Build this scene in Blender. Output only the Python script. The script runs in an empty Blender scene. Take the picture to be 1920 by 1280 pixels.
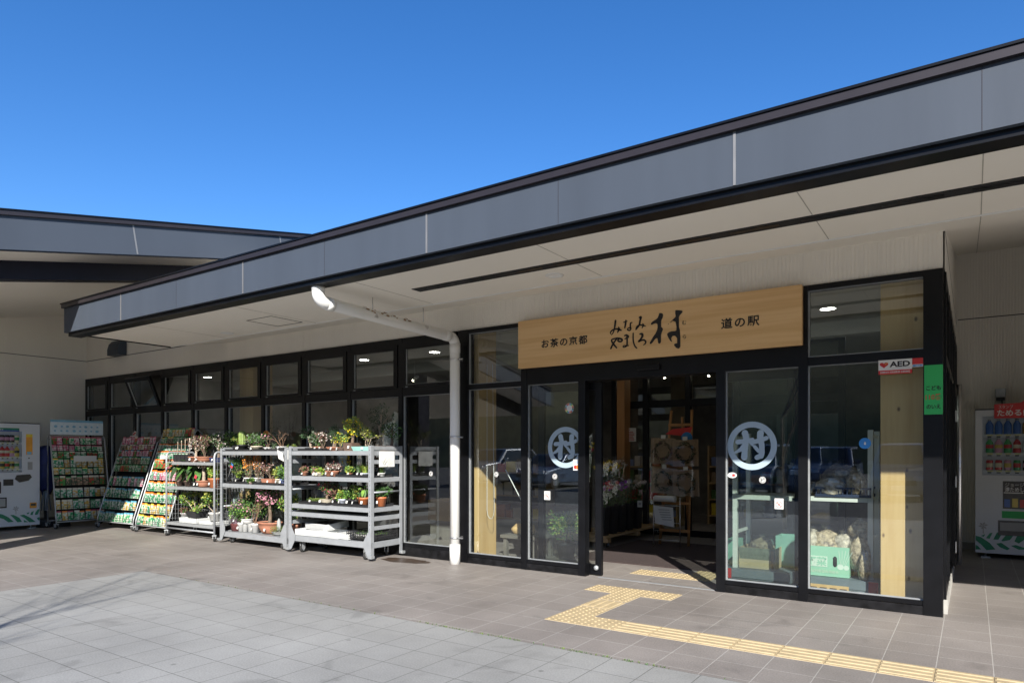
import bpy, math, random
from math import radians, sin, cos, pi
from mathutils import Vector, Matrix
S = bpy.context.scene
COL = S.collection
# ------------------------------------------------------------------ camera, sky, sun, exposure
cd = bpy.data.cameras.new('camera'); cam = bpy.data.objects.new('camera', cd); COL.objects.link(cam)
cam.location = (0.20, -6.65, 1.35); cam.rotation_euler = (radians(90), 0, radians(34.2))
cd.sensor_width = 36; cd.sensor_fit = 'HORIZONTAL'; cd.lens = 1270 / 1920 * 36
cd.shift_y = 210 / 1920; cd.clip_end = 2000; cd.clip_start = 0.05
S.camera = cam
ELEV, AZ = radians(29.7), math.atan2(.596, -.803)          # towards the sun
w = bpy.data.worlds.new('World'); S.world = w; w.use_nodes = True
nt = w.node_tree; bg = nt.nodes['Background']
sk = nt.nodes.new('ShaderNodeTexSky'); sk.sky_type = 'NISHITA'; sk.sun_disc = False
sk.sun_elevation = ELEV; sk.sun_rotation = AZ; sk.altitude = 600; sk.air_density = 1.0; sk.dust_density = 0.35; sk.ozone_density = 3.2
hs = nt.nodes.new('ShaderNodeHueSaturation'); hs.inputs['Saturation'].default_value = 1.28; hs.inputs['Hue'].default_value = .508; hs.inputs['Value'].default_value = .96; nt.links.new(sk.outputs[0], hs.inputs['Color']); nt.links.new(hs.outputs[0], bg.inputs[0]); bg.inputs[1].default_value = 0.115
sd = bpy.data.lights.new('sun', 'SUN'); sd.energy = 5.0; sd.angle = radians(.53); sd.color = (1, .95, .87)
so = bpy.data.objects.new('sun', sd); COL.objects.link(so)
dvec = Vector((-.596 * cos(ELEV), .803 * cos(ELEV), -sin(ELEV)))
so.rotation_euler = dvec.to_track_quat('-Z', 'Y').to_euler(); so.location = (20, -27, 25)
vs = S.view_settings; vs.view_transform = 'Standard'; vs.look = 'None'; vs.gamma = 1; vs.use_curve_mapping = False; vs.exposure = 0.85
S.cycles.max_bounces = 10; S.cycles.transparent_max_bounces = 24; S.cycles.caustics_reflective = False; S.cycles.caustics_refractive = False
S.cycles.sample_clamp_indirect = 4

# ------------------------------------------------------------------ materials
MATS = {}
def newmat(name):
    m = bpy.data.materials.new(name); m.use_nodes = True; MATS[name] = m
    return m, m.node_tree.nodes, m.node_tree.links, m.node_tree.nodes['Principled BSDF']
def rgb(c): return (c[0], c[1], c[2], 1)
def M(name, col=(.5, .5, .5), rough=.6, metal=0, var=.12, scale=6, bump=0, bscale=60, stretch=(1, 1, 1), spec=None):
    """plain surface with a little procedural unevenness"""
    if name in MATS: return MATS[name]
    m, N, L, P = newmat(name)
    P.inputs['Roughness'].default_value = rough; P.inputs['Metallic'].default_value = metal
    if spec is not None: P.inputs['Specular IOR Level'].default_value = spec
    tc = N.new('ShaderNodeTexCoord'); mp = N.new('ShaderNodeMapping'); mp.inputs['Scale'].default_value = stretch
    L.new(tc.outputs['Object'], mp.inputs[0])
    no = N.new('ShaderNodeTexNoise'); no.inputs['Scale'].default_value = scale; no.inputs['Detail'].default_value = 6
    L.new(mp.outputs[0], no.inputs['Vector'])
    cr = N.new('ShaderNodeValToRGB'); cr.color_ramp.elements[0].position = .3; cr.color_ramp.elements[1].position = .7
    cr.color_ramp.elements[0].color = rgb([max(0, c * (1 - var)) for c in col]); cr.color_ramp.elements[1].color = rgb([min(1, c * (1 + var)) for c in col])
    L.new(no.outputs[0], cr.inputs[0]); L.new(cr.outputs[0], P.inputs['Base Color'])
    if bump:
        n2 = N.new('ShaderNodeTexNoise'); n2.inputs['Scale'].default_value = bscale; n2.inputs['Detail'].default_value = 4
        L.new(mp.outputs[0], n2.inputs['Vector'])
        b = N.new('ShaderNodeBump'); b.inputs['Strength'].default_value = bump; b.inputs['Distance'].default_value = .01
        L.new(n2.outputs[0], b.inputs['Height']); L.new(b.outputs[0], P.inputs['Normal'])
    return m
def glassmat(name, tint, f0, k=1.0):
    m, N, L, P = newmat(name); N.remove(P); out = N['Material Output']
    tr = N.new('ShaderNodeBsdfTransparent'); tr.inputs[0].default_value = rgb(tint)
    gl = N.new('ShaderNodeBsdfGlossy'); gl.inputs['Roughness'].default_value = 0.0; gl.inputs[0].default_value = (.93, .97, 1, 1)
    lw = N.new('ShaderNodeLayerWeight'); lw.inputs[0].default_value = .5
    p = N.new('ShaderNodeMath'); p.operation = 'POWER'; p.inputs[1].default_value = 4.2; L.new(lw.outputs['Facing'], p.inputs[0])
    a = N.new('ShaderNodeMath'); a.operation = 'MULTIPLY_ADD'; a.inputs[1].default_value = k * (1 - f0); a.inputs[2].default_value = f0; a.use_clamp = True
    L.new(p.outputs[0], a.inputs[0])
    mx = N.new('ShaderNodeMixShader'); L.new(a.outputs[0], mx.inputs[0]); L.new(tr.outputs[0], mx.inputs[1]); L.new(gl.outputs[0], mx.inputs[2])
    L.new(mx.outputs[0], out.inputs[0])
    return m
def emis(name, col, s):
    m, N, L, P = newmat(name); N.remove(P); e = N.new('ShaderNodeEmission'); e.inputs[0].default_value = rgb(col); e.inputs[1].default_value = s
    L.new(e.outputs[0], N['Material Output'].inputs[0]); return m
def tiles(name, c1, c2, joint, size, msize, ox, oy, rough=.55, joint_fade=False, speck=.18, stain=.25):
    """square pavers laid on a world grid, with per-tile tone, specks and broad wear"""
    m, N, L, P = newmat(name); P.inputs['Roughness'].default_value = rough
    tc = N.new('ShaderNodeTexCoord'); mp = N.new('ShaderNodeMapping'); mp.inputs['Location'].default_value = (ox, oy, 0)
    L.new(tc.outputs['Object'], mp.inputs[0])
    br = N.new('ShaderNodeTexBrick'); br.offset = 0; br.squash = 1
    for k, v in (('Scale', 1), ('Brick Width', size), ('Row Height', size), ('Mortar Size', msize), ('Mortar Smooth', .3), ('Bias', 0)): br.inputs[k].default_value = v
    br.inputs['Color1'].default_value = rgb(c1); br.inputs['Color2'].default_value = rgb(c2); br.inputs['Mortar'].default_value = rgb(joint)
    L.new(mp.outputs[0], br.inputs[0])
    n1 = N.new('ShaderNodeTexNoise'); n1.inputs['Scale'].default_value = 90; n1.inputs['Detail'].default_value = 5
    n2 = N.new('ShaderNodeTexNoise'); n2.inputs['Scale'].default_value = .7; n2.inputs['Detail'].default_value = 9; n2.inputs['Roughness'].default_value = .62
    for n in (n1, n2): L.new(tc.outputs['Object'], n.inputs['Vector'])
    def mr(src, a, b, lo=.3, hi=.7):
        r = N.new('ShaderNodeMapRange'); r.inputs[1].default_value = lo; r.inputs[2].default_value = hi; r.inputs[3].default_value = a; r.inputs[4].default_value = b
        L.new(src, r.inputs[0]); return r.outputs[0]
    mu = N.new('ShaderNodeMath'); mu.operation = 'MULTIPLY'
    L.new(mr(n1.outputs[0], 1 - speck, 1 + speck), mu.inputs[0]); L.new(mr(n2.outputs[0], 1 - stain, 1 + stain), mu.inputs[1])
    mx = N.new('ShaderNodeMix'); mx.data_type = 'RGBA'; mx.blend_type = 'MULTIPLY'; mx.inputs[0].default_value = 1
    L.new(br.outputs['Color'], mx.inputs[6]); L.new(mu.outputs[0], mx.inputs[7]); L.new(mx.outputs[2], P.inputs['Base Color'])
    v3 = N.new('ShaderNodeTexVoronoi'); v3.inputs['Scale'].default_value = 2.3; L.new(tc.outputs['Object'], v3.inputs['Vector'])
    spot = mr(v3.outputs['Distance'], .62, 1.0, .03, .05)
    n3 = N.new('ShaderNodeTexNoise'); n3.inputs['Scale'].default_value = 2.2; n3.inputs['Detail'].default_value = 8; n3.inputs['Distortion'].default_value = 1.2; L.new(tc.outputs['Object'], n3.inputs['Vector'])
    drip = mr(n3.outputs[0], 1.0, .80, .60, .72)
    m4 = N.new('ShaderNodeMath'); m4.operation = 'MULTIPLY'; L.new(spot, m4.inputs[0]); L.new(drip, m4.inputs[1])
    mx2 = N.new('ShaderNodeMix'); mx2.data_type = 'RGBA'; mx2.blend_type = 'MULTIPLY'; mx2.inputs[0].default_value = 1; L.new(mx.outputs[2], mx2.inputs[6]); L.new(m4.outputs[0], mx2.inputs[7]); L.new(mx2.outputs[2], P.inputs['Base Color'])
    b = N.new('ShaderNodeBump'); b.inputs['Strength'].default_value = .35; b.inputs['Distance'].default_value = .004
    ad = N.new('ShaderNodeMath'); ad.operation = 'MULTIPLY_ADD'; ad.inputs[1].default_value = -1.5
    L.new(br.outputs['Fac'], ad.inputs[0]); L.new(n1.outputs[0], ad.inputs[2]); L.new(ad.outputs[0], b.inputs['Height']); L.new(b.outputs[0], P.inputs['Normal'])
    return m
def wood(name, c1, c2, axis='Z', rough=.5, knots=True, ring=14.0):
    """pale cedar or cypress: stretched grain and scattered knots"""
    m, N, L, P = newmat(name); P.inputs['Roughness'].default_value = rough
    tc = N.new('ShaderNodeTexCoord'); mp = N.new('ShaderNodeMapping')
    mp.inputs['Scale'].default_value = (1, 1, .06) if axis == 'Z' else ((.05, 1, 1) if axis == 'X' else (1, .05, 1))
    L.new(tc.outputs['Object'], mp.inputs[0])
    no = N.new('ShaderNodeTexNoise'); no.inputs['Scale'].default_value = 4; no.inputs['Detail'].default_value = 3; L.new(mp.outputs[0], no.inputs['Vector'])
    sc = N.new('ShaderNodeMath'); sc.operation = 'MULTIPLY'; sc.inputs[1].default_value = ring; L.new(no.outputs[0], sc.inputs[0])
    sn = N.new('ShaderNodeMath'); sn.operation = 'SINE'; L.new(sc.outputs[0], sn.inputs[0])
    fine = N.new('ShaderNodeTexNoise'); fine.inputs['Scale'].default_value = 45; L.new(mp.outputs[0], fine.inputs['Vector'])
    ad = N.new('ShaderNodeMath'); ad.operation = 'MULTIPLY_ADD'; ad.inputs[1].default_value = .3; L.new(sn.outputs[0], ad.inputs[0]); L.new(fine.outputs[0], ad.inputs[2])
    cr = N.new('ShaderNodeValToRGB'); cr.color_ramp.elements[0].position = .1; cr.color_ramp.elements[1].position = .85
    cr.color_ramp.elements[0].color = rgb(c2); cr.color_ramp.elements[1].color = rgb(c1); L.new(ad.outputs[0], cr.inputs[0])
    last = cr.outputs[0]
    if knots:
        vm = N.new('ShaderNodeMapping'); vm.inputs['Scale'].default_value = (1, .12, .6) if axis == 'Z' else (.55, 1, 1); L.new(tc.outputs['Object'], vm.inputs[0])
        vo = N.new('ShaderNodeTexVoronoi'); vo.inputs['Scale'].default_value = 9; L.new(vm.outputs[0], vo.inputs['Vector'])
        r = N.new('ShaderNodeMapRange'); r.inputs[1].default_value = .06; r.inputs[2].default_value = .15; r.inputs[3].default_value = 1; r.inputs[4].default_value = 0
        L.new(vo.outputs['Distance'], r.inputs[0])
        mx = N.new('ShaderNodeMix'); mx.data_type = 'RGBA'; L.new(r.outputs[0], mx.inputs[0]); L.new(last, mx.inputs[6]); mx.inputs[7].default_value = rgb((.09, .035, .015)); last = mx.outputs[2]
    L.new(last, P.inputs['Base Color'])
    return m

# setting
M('asphalt', (.07, .07, .072), .9, bump=.4, bscale=120, scale=3)
tiles('brown_tile', (.238, .214, .196), (.262, .238, .219), (.42, .40, .37), .30, .0032, .59, 1.63)
tiles('grey_tile', (.284, .283, .268), (.298, .298, .284), (.12, .12, .11), .30, .0030, .59 - .02, 1.63 + .05, rough=.75, speck=.14, stain=.2)
M('tactile', (.46, .365, .215), .7, var=.12, scale=9, bump=.15)
M('hill_green', (.190, .145, .055), .95, var=.45, scale=.09, bump=.6, bscale=.6)
M('mat_pile', (.055, .038, .036), .95, var=.25, scale=40, bump=.5, bscale=300)
# building
M('siding', (.83, .795, .715), .55, var=.05, scale=1.3, stretch=(1, 1, .25))
M('soffit', (.87, .835, .75), .6, var=.03, scale=.8)
M('soffit_line', (.42, .40, .35), .7)
M('trim_white', (.82, .82, .80), .5, var=.03)
M('fascia', (.058, .071, .093), .5, .0, var=.07, scale=1.1, stretch=(3, 1, .35), bump=.25, bscale=1.3, spec=.25)
M('fascia_seam', (.27, .265, .26), .45, .5)
M('roof_cap', (.034, .029, .033), .4, .3, var=.08)
M('black_metal', (.0045, .0048, .006), .34, 0, var=.3, scale=5, bump=.02, spec=.28)
M('base_black', (.007, .007, .008), .5, 0, var=.7, scale=14, bump=.06, spec=.25)
M('dark_gap', (.008, .008, .009), .7)
M('navy_steel', (.006, .007, .018), .45, 0, spec=.2)
M('concrete', (.40, .39, .36), .85, var=.15, bump=.2)
M('alu', (.37, .39, .41), .45, .35, var=.08, scale=9, bump=.04)
M('galv', (.42, .44, .45), .5, .5, var=.10, scale=14)
M('steel', (.60, .60, .60), .3, .9)
M('pvc', (.80, .80, .775), .4, var=.05, scale=3, stretch=(1, 1, .2))
M('rust', (.30, .19, .11), .8, var=.4)
M('white_paint', (.80, .81, .80), .4, var=.03)
M('cream_paint', (.74, .76, .68), .45, var=.03)
M('ink', (.012, .011, .012), .7)
M('rubber', (.02, .02, .02), .7)
M('interior_wall', (.22, .20, .17), .8, var=.15)
M('interior_dark', (.15, .14, .125), .8, var=.3, scale=3)
M('interior_ceiling', (.55, .56, .53), .8, var=.03)
wood('sign_wood', (.80, .54, .27), (.70, .44, .20), 'X', knots=False, ring=34)
wood('cedar', (.66, .46, .22), (.57, .37, .155), 'Z')
wood('pallet_wood', (.55, .38, .20), (.42, .27, .12), 'Y', knots=False)
wood('easel_wood', (.45, .22, .08), (.36, .16, .05), 'Z', knots=False)
glassmat('window_glass', (.80, .85, .83), .125, .9)
glassmat('clear_film', (.96, .96, .96), .03, .35)
glassmat('bag_film', (.97, .97, .97), .07, .8)
glassmat('vending_glass', (.86, .88, .9), .05, .6)
emis('lamp_glow', (1, .96, .88), 20)
emis('spot_glow', (1, .88, .66), 40)

# ------------------------------------------------------------------ mesh helpers
class MB:
    def __init__(s): s.v = []; s.f = []; s.m = []; s.s = []; s.mi = 0
    def face(s, idx, smooth=False): s.f.append(idx); s.m.append(s.mi); s.s.append(smooth)
    def poly(s, pts, smooth=False):
        b = len(s.v); s.v += [tuple(p) for p in pts]; s.face(list(range(b, b + len(pts))), smooth); return s
    def box(s, x0, y0, z0, x1, y1, z1, T=None):
        b = len(s.v); P = [(x0, y0, z0), (x1, y0, z0), (x1, y1, z0), (x0, y1, z0), (x0, y0, z1), (x1, y0, z1), (x1, y1, z1), (x0, y1, z1)]
        if T is not None: P = [tuple(T @ Vector(p)) for p in P]
        s.v += P
        for q in ((0, 3, 2, 1), (4, 5, 6, 7), (0, 1, 5, 4), (1, 2, 6, 5), (2, 3, 7, 6), (3, 0, 4, 7)): s.face([b + i for i in q])
        return s
    def cbox(s, c, d, T=None): return s.box(c[0] - d[0] / 2, c[1] - d[1] / 2, c[2] - d[2] / 2, c[0] + d[0] / 2, c[1] + d[1] / 2, c[2] + d[2] / 2, T)
    def tube(s, pts, r, n=8, cap=True):
        pts = [Vector(p) for p in pts]; R = r if isinstance(r, (list, tuple)) else [r] * len(pts); b = len(s.v)
        up = None
        for i, p in enumerate(pts):
            d = (pts[min(i + 1, len(pts) - 1)] - pts[max(i - 1, 0)])
            if d.length < 1e-9: d = Vector((0, 0, 1))
            d.normalize()
            if up is None: up = Vector((0, 0, 1)) if abs(d.z) < .9 else Vector((1, 0, 0))
            a = d.cross(up)
            if a.length < 1e-4: a = d.cross(Vector((0, 1, 0)))
            a.normalize(); c = a.cross(d); up = c
            for k in range(n):
                t = 2 * pi * k / n; s.v.append(tuple(p + (a * cos(t) + c * sin(t)) * R[i]))
        for i in range(len(pts) - 1):
            for k in range(n):
                k2 = (k + 1) % n; s.face([b + i * n + k, b + i * n + k2, b + (i + 1) * n + k2, b + (i + 1) * n + k], True)
        if cap:
            s.face([b + k for k in range(n)][::-1]); s.face([b + (len(pts) - 1) * n + k for k in range(n)])
        return s
    def lathe(s, prof, c=(0, 0, 0), n=14, sx=1, sy=1, cap=True):
        b = len(s.v)
        for r, z in prof:
            for k in range(n):
                t = 2 * pi * k / n; s.v.append((c[0] + r * cos(t) * sx, c[1] + r * sin(t) * sy, c[2] + z))
        for i in range(len(prof) - 1):
            for k in range(n):
                k2 = (k + 1) % n; s.face([b + i * n + k, b + i * n + k2, b + (i + 1) * n + k2, b + (i + 1) * n + k], True)
        if cap: s.face([b + k for k in range(n)][::-1]); s.face([b + (len(prof) - 1) * n + k for k in range(n)])
        return s
    def prism(s, pts, fn, a, b_):
        """pts 2D outline; fn(u, v, w) -> 3D; from w=a to w=b_"""
        n = len(pts); b = len(s.v)
        s.v += [tuple(fn(u, v, a)) for u, v in pts] + [tuple(fn(u, v, b_)) for u, v in pts]
        s.face(list(range(b, b + n))[::-1]); s.face(list(range(b + n, b + 2 * n)))
        for i in range(n):
            j = (i + 1) % n; s.face([b + i, b + j, b + n + j, b + n + i])
        return s
    def disc(s, c, r, axis='Z', n=20, sy=1):
        b = len(s.v)
        for k in range(n):
            t = 2 * pi * k / n; u, v = r * cos(t), r * sin(t) * sy
            s.v.append((c[0] + u, c[1] + v, c[2]) if axis == 'Z' else ((c[0] + u, c[1], c[2] + v) if axis == 'Y' else (c[0], c[1] + u, c[2] + v)))
        s.face(list(range(b, b + n))); return s
    def build(s, name, mats, parent=None, loc=None, bevel=0):
        me = bpy.data.meshes.new(name)
        me.from_pydata(s.v, [], s.f); 
        for m in (mats if isinstance(mats, (list, tuple)) else [mats]): me.materials.append(MATS[m] if isinstance(m, str) else m)
        me.polygons.foreach_set('material_index', s.m); me.polygons.foreach_set('use_smooth', s.s); me.update()
        o = bpy.data.objects.new(name, me); COL.objects.link(o)
        if parent: o.parent = parent
        if loc: o.location = loc
        if bevel:
            bv = o.modifiers.new('bevel', 'BEVEL'); bv.width = bevel; bv.segments = 2; bv.limit_method = 'ANGLE'; bv.angle_limit = radians(50)
        return o
def tag(o, label=None, cat=None, group=None, kind=None):
    if label: o['label'] = label
    if cat: o['category'] = cat
    if group: o['group'] = group
    if kind: o['kind'] = kind
    return o
def thing(name, label, cat, loc=(0, 0, 0), rz=0, group=None):
    o = bpy.data.objects.new(name, None); COL.objects.link(o); o.location = loc; o.rotation_euler = (0, 0, rz); o.empty_display_size = .1
    return tag(o, label, cat, group)
def bx(name, mat, parent, *b, bevel=0):
    return MB().box(*b).build(name, mat, parent, bevel=bevel)
def part_copy(o, parent, loc=None):
    c = o.copy(); COL.objects.link(c); c.parent = parent
    if loc is not None: c.location = loc
    for ch in o.children: part_copy(ch, c)
    return c
def text_mesh(s, size, fat=0.0, ext=0.0, space=1.0):
    c = bpy.data.curves.new('lettering', 'FONT'); c.body = s; c.size = size; c.align_x = 'CENTER'; c.align_y = 'CENTER'; c.offset = fat; c.extrude = ext; c.resolution_u = 3; c.space_character = space
    o = bpy.data.objects.new('lettering', c); COL.objects.link(o); bpy.context.view_layer.update()
    me = bpy.data.meshes.new_from_object(o.evaluated_get(bpy.context.evaluated_depsgraph_get())); bpy.data.objects.remove(o); bpy.data.curves.remove(c)
    return me
def text(s, size, mat, loc, parent, face='Y', sx=1.0, fat=0.0, name='lettering', width=None, space=1.0):
    """lettering facing -Y (face Y) or +X (face X); width fits the line"""
    me = text_mesh(s, size, fat, .0006, space); me.name = name
    xs = [v.co.x for v in me.vertices]; ys = [v.co.y for v in me.vertices]
    if width: sx = width / max(1e-6, max(xs) - min(xs))
    cx, cy = (max(xs) + min(xs)) / 2, (max(ys) + min(ys)) / 2
    for v in me.vertices:
        x, y, z = (v.co.x - cx) * sx, v.co.y - cy, v.co.z
        v.co = (x, -z, y) if face == 'Y' else ((z, x, y) if face == 'X' else (x, y, z))
    me.materials.clear(); me.materials.append(MATS[mat]); me.update()
    o = bpy.data.objects.new(name, me); COL.objects.link(o); o.parent = parent; o.location = loc
    return o
def struct(name, mb, mat, kind='structure'):
    o = mb.build(name, mat); o['kind'] = kind; return o
# ================================================================== SETTING
struct('asphalt_ground', MB().poly([(-300, -300, -.06), (300, -300, -.06), (300, 300, -.06), (-300, 300, -.06)]), 'asphalt')
pv = MB().box(-16, -2.58, -.2, 12, 8.6, 0).box(-16, -9, -.2, -7.69, -2.58, 0)
struct('paving', pv, 'brown_tile')
struct('grey_paving', MB().box(-7.69, -9, -.2, 12, -2.58, 0), 'grey_tile')
struct('kerb', MB().box(-16, -9.15, -.2, 12, -9, .004), 'concrete')
# tactile guide path: real bars and domes
tp = MB()
def tile_plate(x, y): tp.box(x + .002, y + .002, 0, x + .298, y + .298, .004)
def tile_dots(x, y):
    tile_plate(x, y)
    for i in range(5):
        for j in range(5):
            tp.lathe([(.014, .004), (.011, .008), (.006, .0095)], (x + .03 + .06 * i, y + .03 + .06 * j, 0), 8)
def tile_bars(x, y, along='X'):
    tile_plate(x, y)
    for j in range(4):
        q = .0375 + .075 * j
        if along == 'X': tp.prism([(q - .014, .004), (q - .009, .009), (q + .009, .009), (q + .014, .004)], lambda u, v, w_: (x + w_, y + u, v), .01, .29)
        else: tp.prism([(q - .014, .004), (q - .009, .009), (q + .009, .009), (q + .014, .004)], lambda u, v, w_: (x + u, y + w_, v), .01, .29)
for k in range(-5, 16): tile_bars(-.59 + .3 * k, -1.93)
tile_dots(-2.69, -1.93); tile_dots(-2.39, -1.93); tile_dots(-2.69, -1.63); tile_bars(-2.69, -1.31, 'Y'); tile_dots(-2.69, -.98)
for x in (-2.99, -2.69, -2.39): tile_dots(x, -.68)
for x in (-3.0, -2.7, -2.4): tile_dots(x, .42)
for x in (-2.4,): tile_dots(x, .74); tile_dots(x + .3, .74)
struct('tactile_path', tp, 'tactile')
struct('threshold', MB().box(-3.18, .0, 0, -1.9, .035, .004), 'galv')
M('wet_stain', (.075, .052, .038), .35, var=.3, scale=12)
rs = random.Random(5)
struct('wet_patch', MB().poly([(-5.72 + (.27 + .07 * rs.random()) * cos(t) * 1.2, -.33 + (.13 + .05 * rs.random()) * sin(t), .0025) for t in [2 * pi * k / 26 for k in range(26)]]), 'wet_stain')
rh = random.Random(3)
hb = MB(); nx, ny = 60, 24
for j in range(ny + 1):
    for i in range(nx + 1):
        x = -170 + 340 * i / nx; t = j / ny
        hb.v.append((x, -46 - 110 * t, -.2 + 46 * t ** .8 * (1 + .12 * sin(x * .05) + .08 * sin(x * .13 + 2)) + rh.uniform(-.5, .5) * (t > 0)))
for j in range(ny):
    for i in range(nx): hb.face([j * (nx + 1) + i, j * (nx + 1) + i + 1, (j + 1) * (nx + 1) + i + 1, (j + 1) * (nx + 1) + i], True)
struct('hill', hb, 'hill_green')
# ================================================================== SHOP BUILDING
B = thing('shop_building', 'long single-storey shop with black-framed windows, cream siding and a deep grey canopy', 'building')
def corrug(mb, ax, a, b, z0, z1, base, pitch=.034, d=.0035, out=-1):
    """ribbed siding; ax 'X' runs along X facing -Y (out -1), 'Y' runs along Y facing +X (out +1)"""
    n = int((b - a) / pitch); pts = []
    for i in range(n + 1):
        x = a + (b - a) * i / n; p = (b - a) / n
        for f, dd in ((0, 0), (.62, 0), (.7, -d), (.92, -d)):
            if i == n and f > 0: break
            pts.append((x + f * p, dd))
    s = len(mb.v)
    for x, dd in pts:
        za = z0(x) if callable(z0) else z0; zb = z1(x) if callable(z1) else z1
        for z in (za, zb): mb.v.append((x, base + out * dd * 1.0, z) if ax == 'X' else (base + out * dd, x, z))
    for i in range(len(pts) - 1): mb.face([s + 2 * i, s + 2 * i + 2, s + 2 * i + 3, s + 2 * i + 1])
fw = MB()
corrug(fw, 'X', -10.02, -.0, 2.885, 3.30, -.012); corrug(fw, 'X', -14.95, -10.02, 2.885, 3.245, -.012); corrug(fw, 'X', -14.95, -10.02, 3.256, 4.5, -.012)
fw.box(-14.95, .0, 2.885, -.0, .1, 4.5)
for x in (-11.9, -8.1, -4.3, -1.08): fw.box(x - .004, -.014, 2.89, x + .004, -.008, 3.2)
fw.build('wall', 'siding', B)
jl = MB().box(-14.95, -.013, 3.245, -10.02, .0, 3.256).build('wall_joint', 'dark_gap', B)
# canopy
bx('fascia', 'fascia', B, -10.15, -2.40, 3.01, 9, -2.36, 3.345)
for k in range(-3, 4):
    x = -1.02 + 2.525 * k; MB().box(x - .008, -2.404, 3.012, x + .008, -2.399, 3.343).build('fascia_seam', 'fascia_seam', B)
    MB().box(x + 1.26, -2.4012, 3.012, x + 1.263, -2.3995, 3.343).build('panel_joint', 'roof_cap', B)
cp = MB().box(-10.17, -2.43, 3.347, 9, -2.30, 3.395).build('roof_cap', 'roof_cap', B)
bx('roof_edge_strip', 'black_metal', B, -10.18, -2.44, 3.397, 9, -2.25, 3.412)
MB().prism([(-2.3, 3.36), (8.5, 5.0), (8.5, 5.16), (-2.3, 3.40)], lambda u, v, w_: (w_, u, v), -10.14, 9).build('roof', 'roof_cap', B)
bx('gutter_soffit', 'black_metal', B, -10.12, -2.358, 2.965, 9, -2.2, 3.03)
bx('fascia_end', 'dark_gap', B, -10.16, -2.358, 3.03, -10.08, -.95, 3.36)
sf = MB().box(-10.04, -2.198, 3.0, 9, -.952, 3.04)
sf.prism([(-.95, 3.0), (0.02, 3.194), (0.02, 3.235), (-.95, 3.04)], lambda u, v, w_: (w_, u, v), -10.04, .0)
sf.prism([(-.95, 3.0), (4.92, 4.174), (4.92, 4.215), (-.95, 3.04)], lambda u, v, w_: (w_, u, v), .0, 9)
so_ = sf.build('soffit', 'soffit', B)
bx('soffit_trim', 'trim_white', B, -10.04, -.962, 2.991, 9, -.944, 2.999)
bx('soffit_edge', 'black_metal', B, -10.06, -2.2, 2.985, -10.041, -.93, 3.05)
ln = MB()
for x in (-8.6, -6.66, -4.72, -2.65, -.715, .25, 1.2): 
    ln.box(x - .003, -2.19, 2.998, x + .003, -.965, 3.0)
    if x > 0: ln.prism([(-.94, 2.9995), (4.9, 4.168), (4.9, 4.172), (-.94, 3.004)], lambda u, v, w_: (w_, u, v), x - .003, x + .003)
ln.build('soffit_joint', 'soffit_line', B)
sv = MB().box(-4.45, -1.60, 2.994, 9, -1.47, 3.0); sv.build('slot_vent', 'dark_gap', B)
for k in range(18): MB().box(-4.3 + k * .5, -1.56, 2.9925, -3.95 + k * .5, -1.515, 2.9935).build('slot_vent_louvre', 'black_metal', B)
for k in range(10): MB().box(-4.0 + k * .97, -1.604, 2.991, -3.95 + k * .97, -1.588, 2.9938).build('vent_clip', 'black_metal', B)
hc = MB()
for a in ((-7.25, -1.555, -6.76, -1.547), (-7.25, -1.098, -6.76, -1.09), (-7.25, -1.547, -7.243, -1.098), (-6.767, -1.547, -6.76, -1.098)): hc.box(a[0], a[1], 2.996, a[2], a[3], 3.0)
hc.build('access_hatch', 'dark_gap', B)
dl = MB().lathe([(.085, 0), (.085, -.006), (.065, -.006), (.06, -.001), (.001, -.001)], (0, 0, 3.0), 18, cap=False).build('recessed_light', 'trim_white', B, (-8.24, -1.17, 0))
part_copy(dl, B, (-3.0, -1.24, 0)); part_copy(dl, B, (3.2, -1.2, 0))
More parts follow.
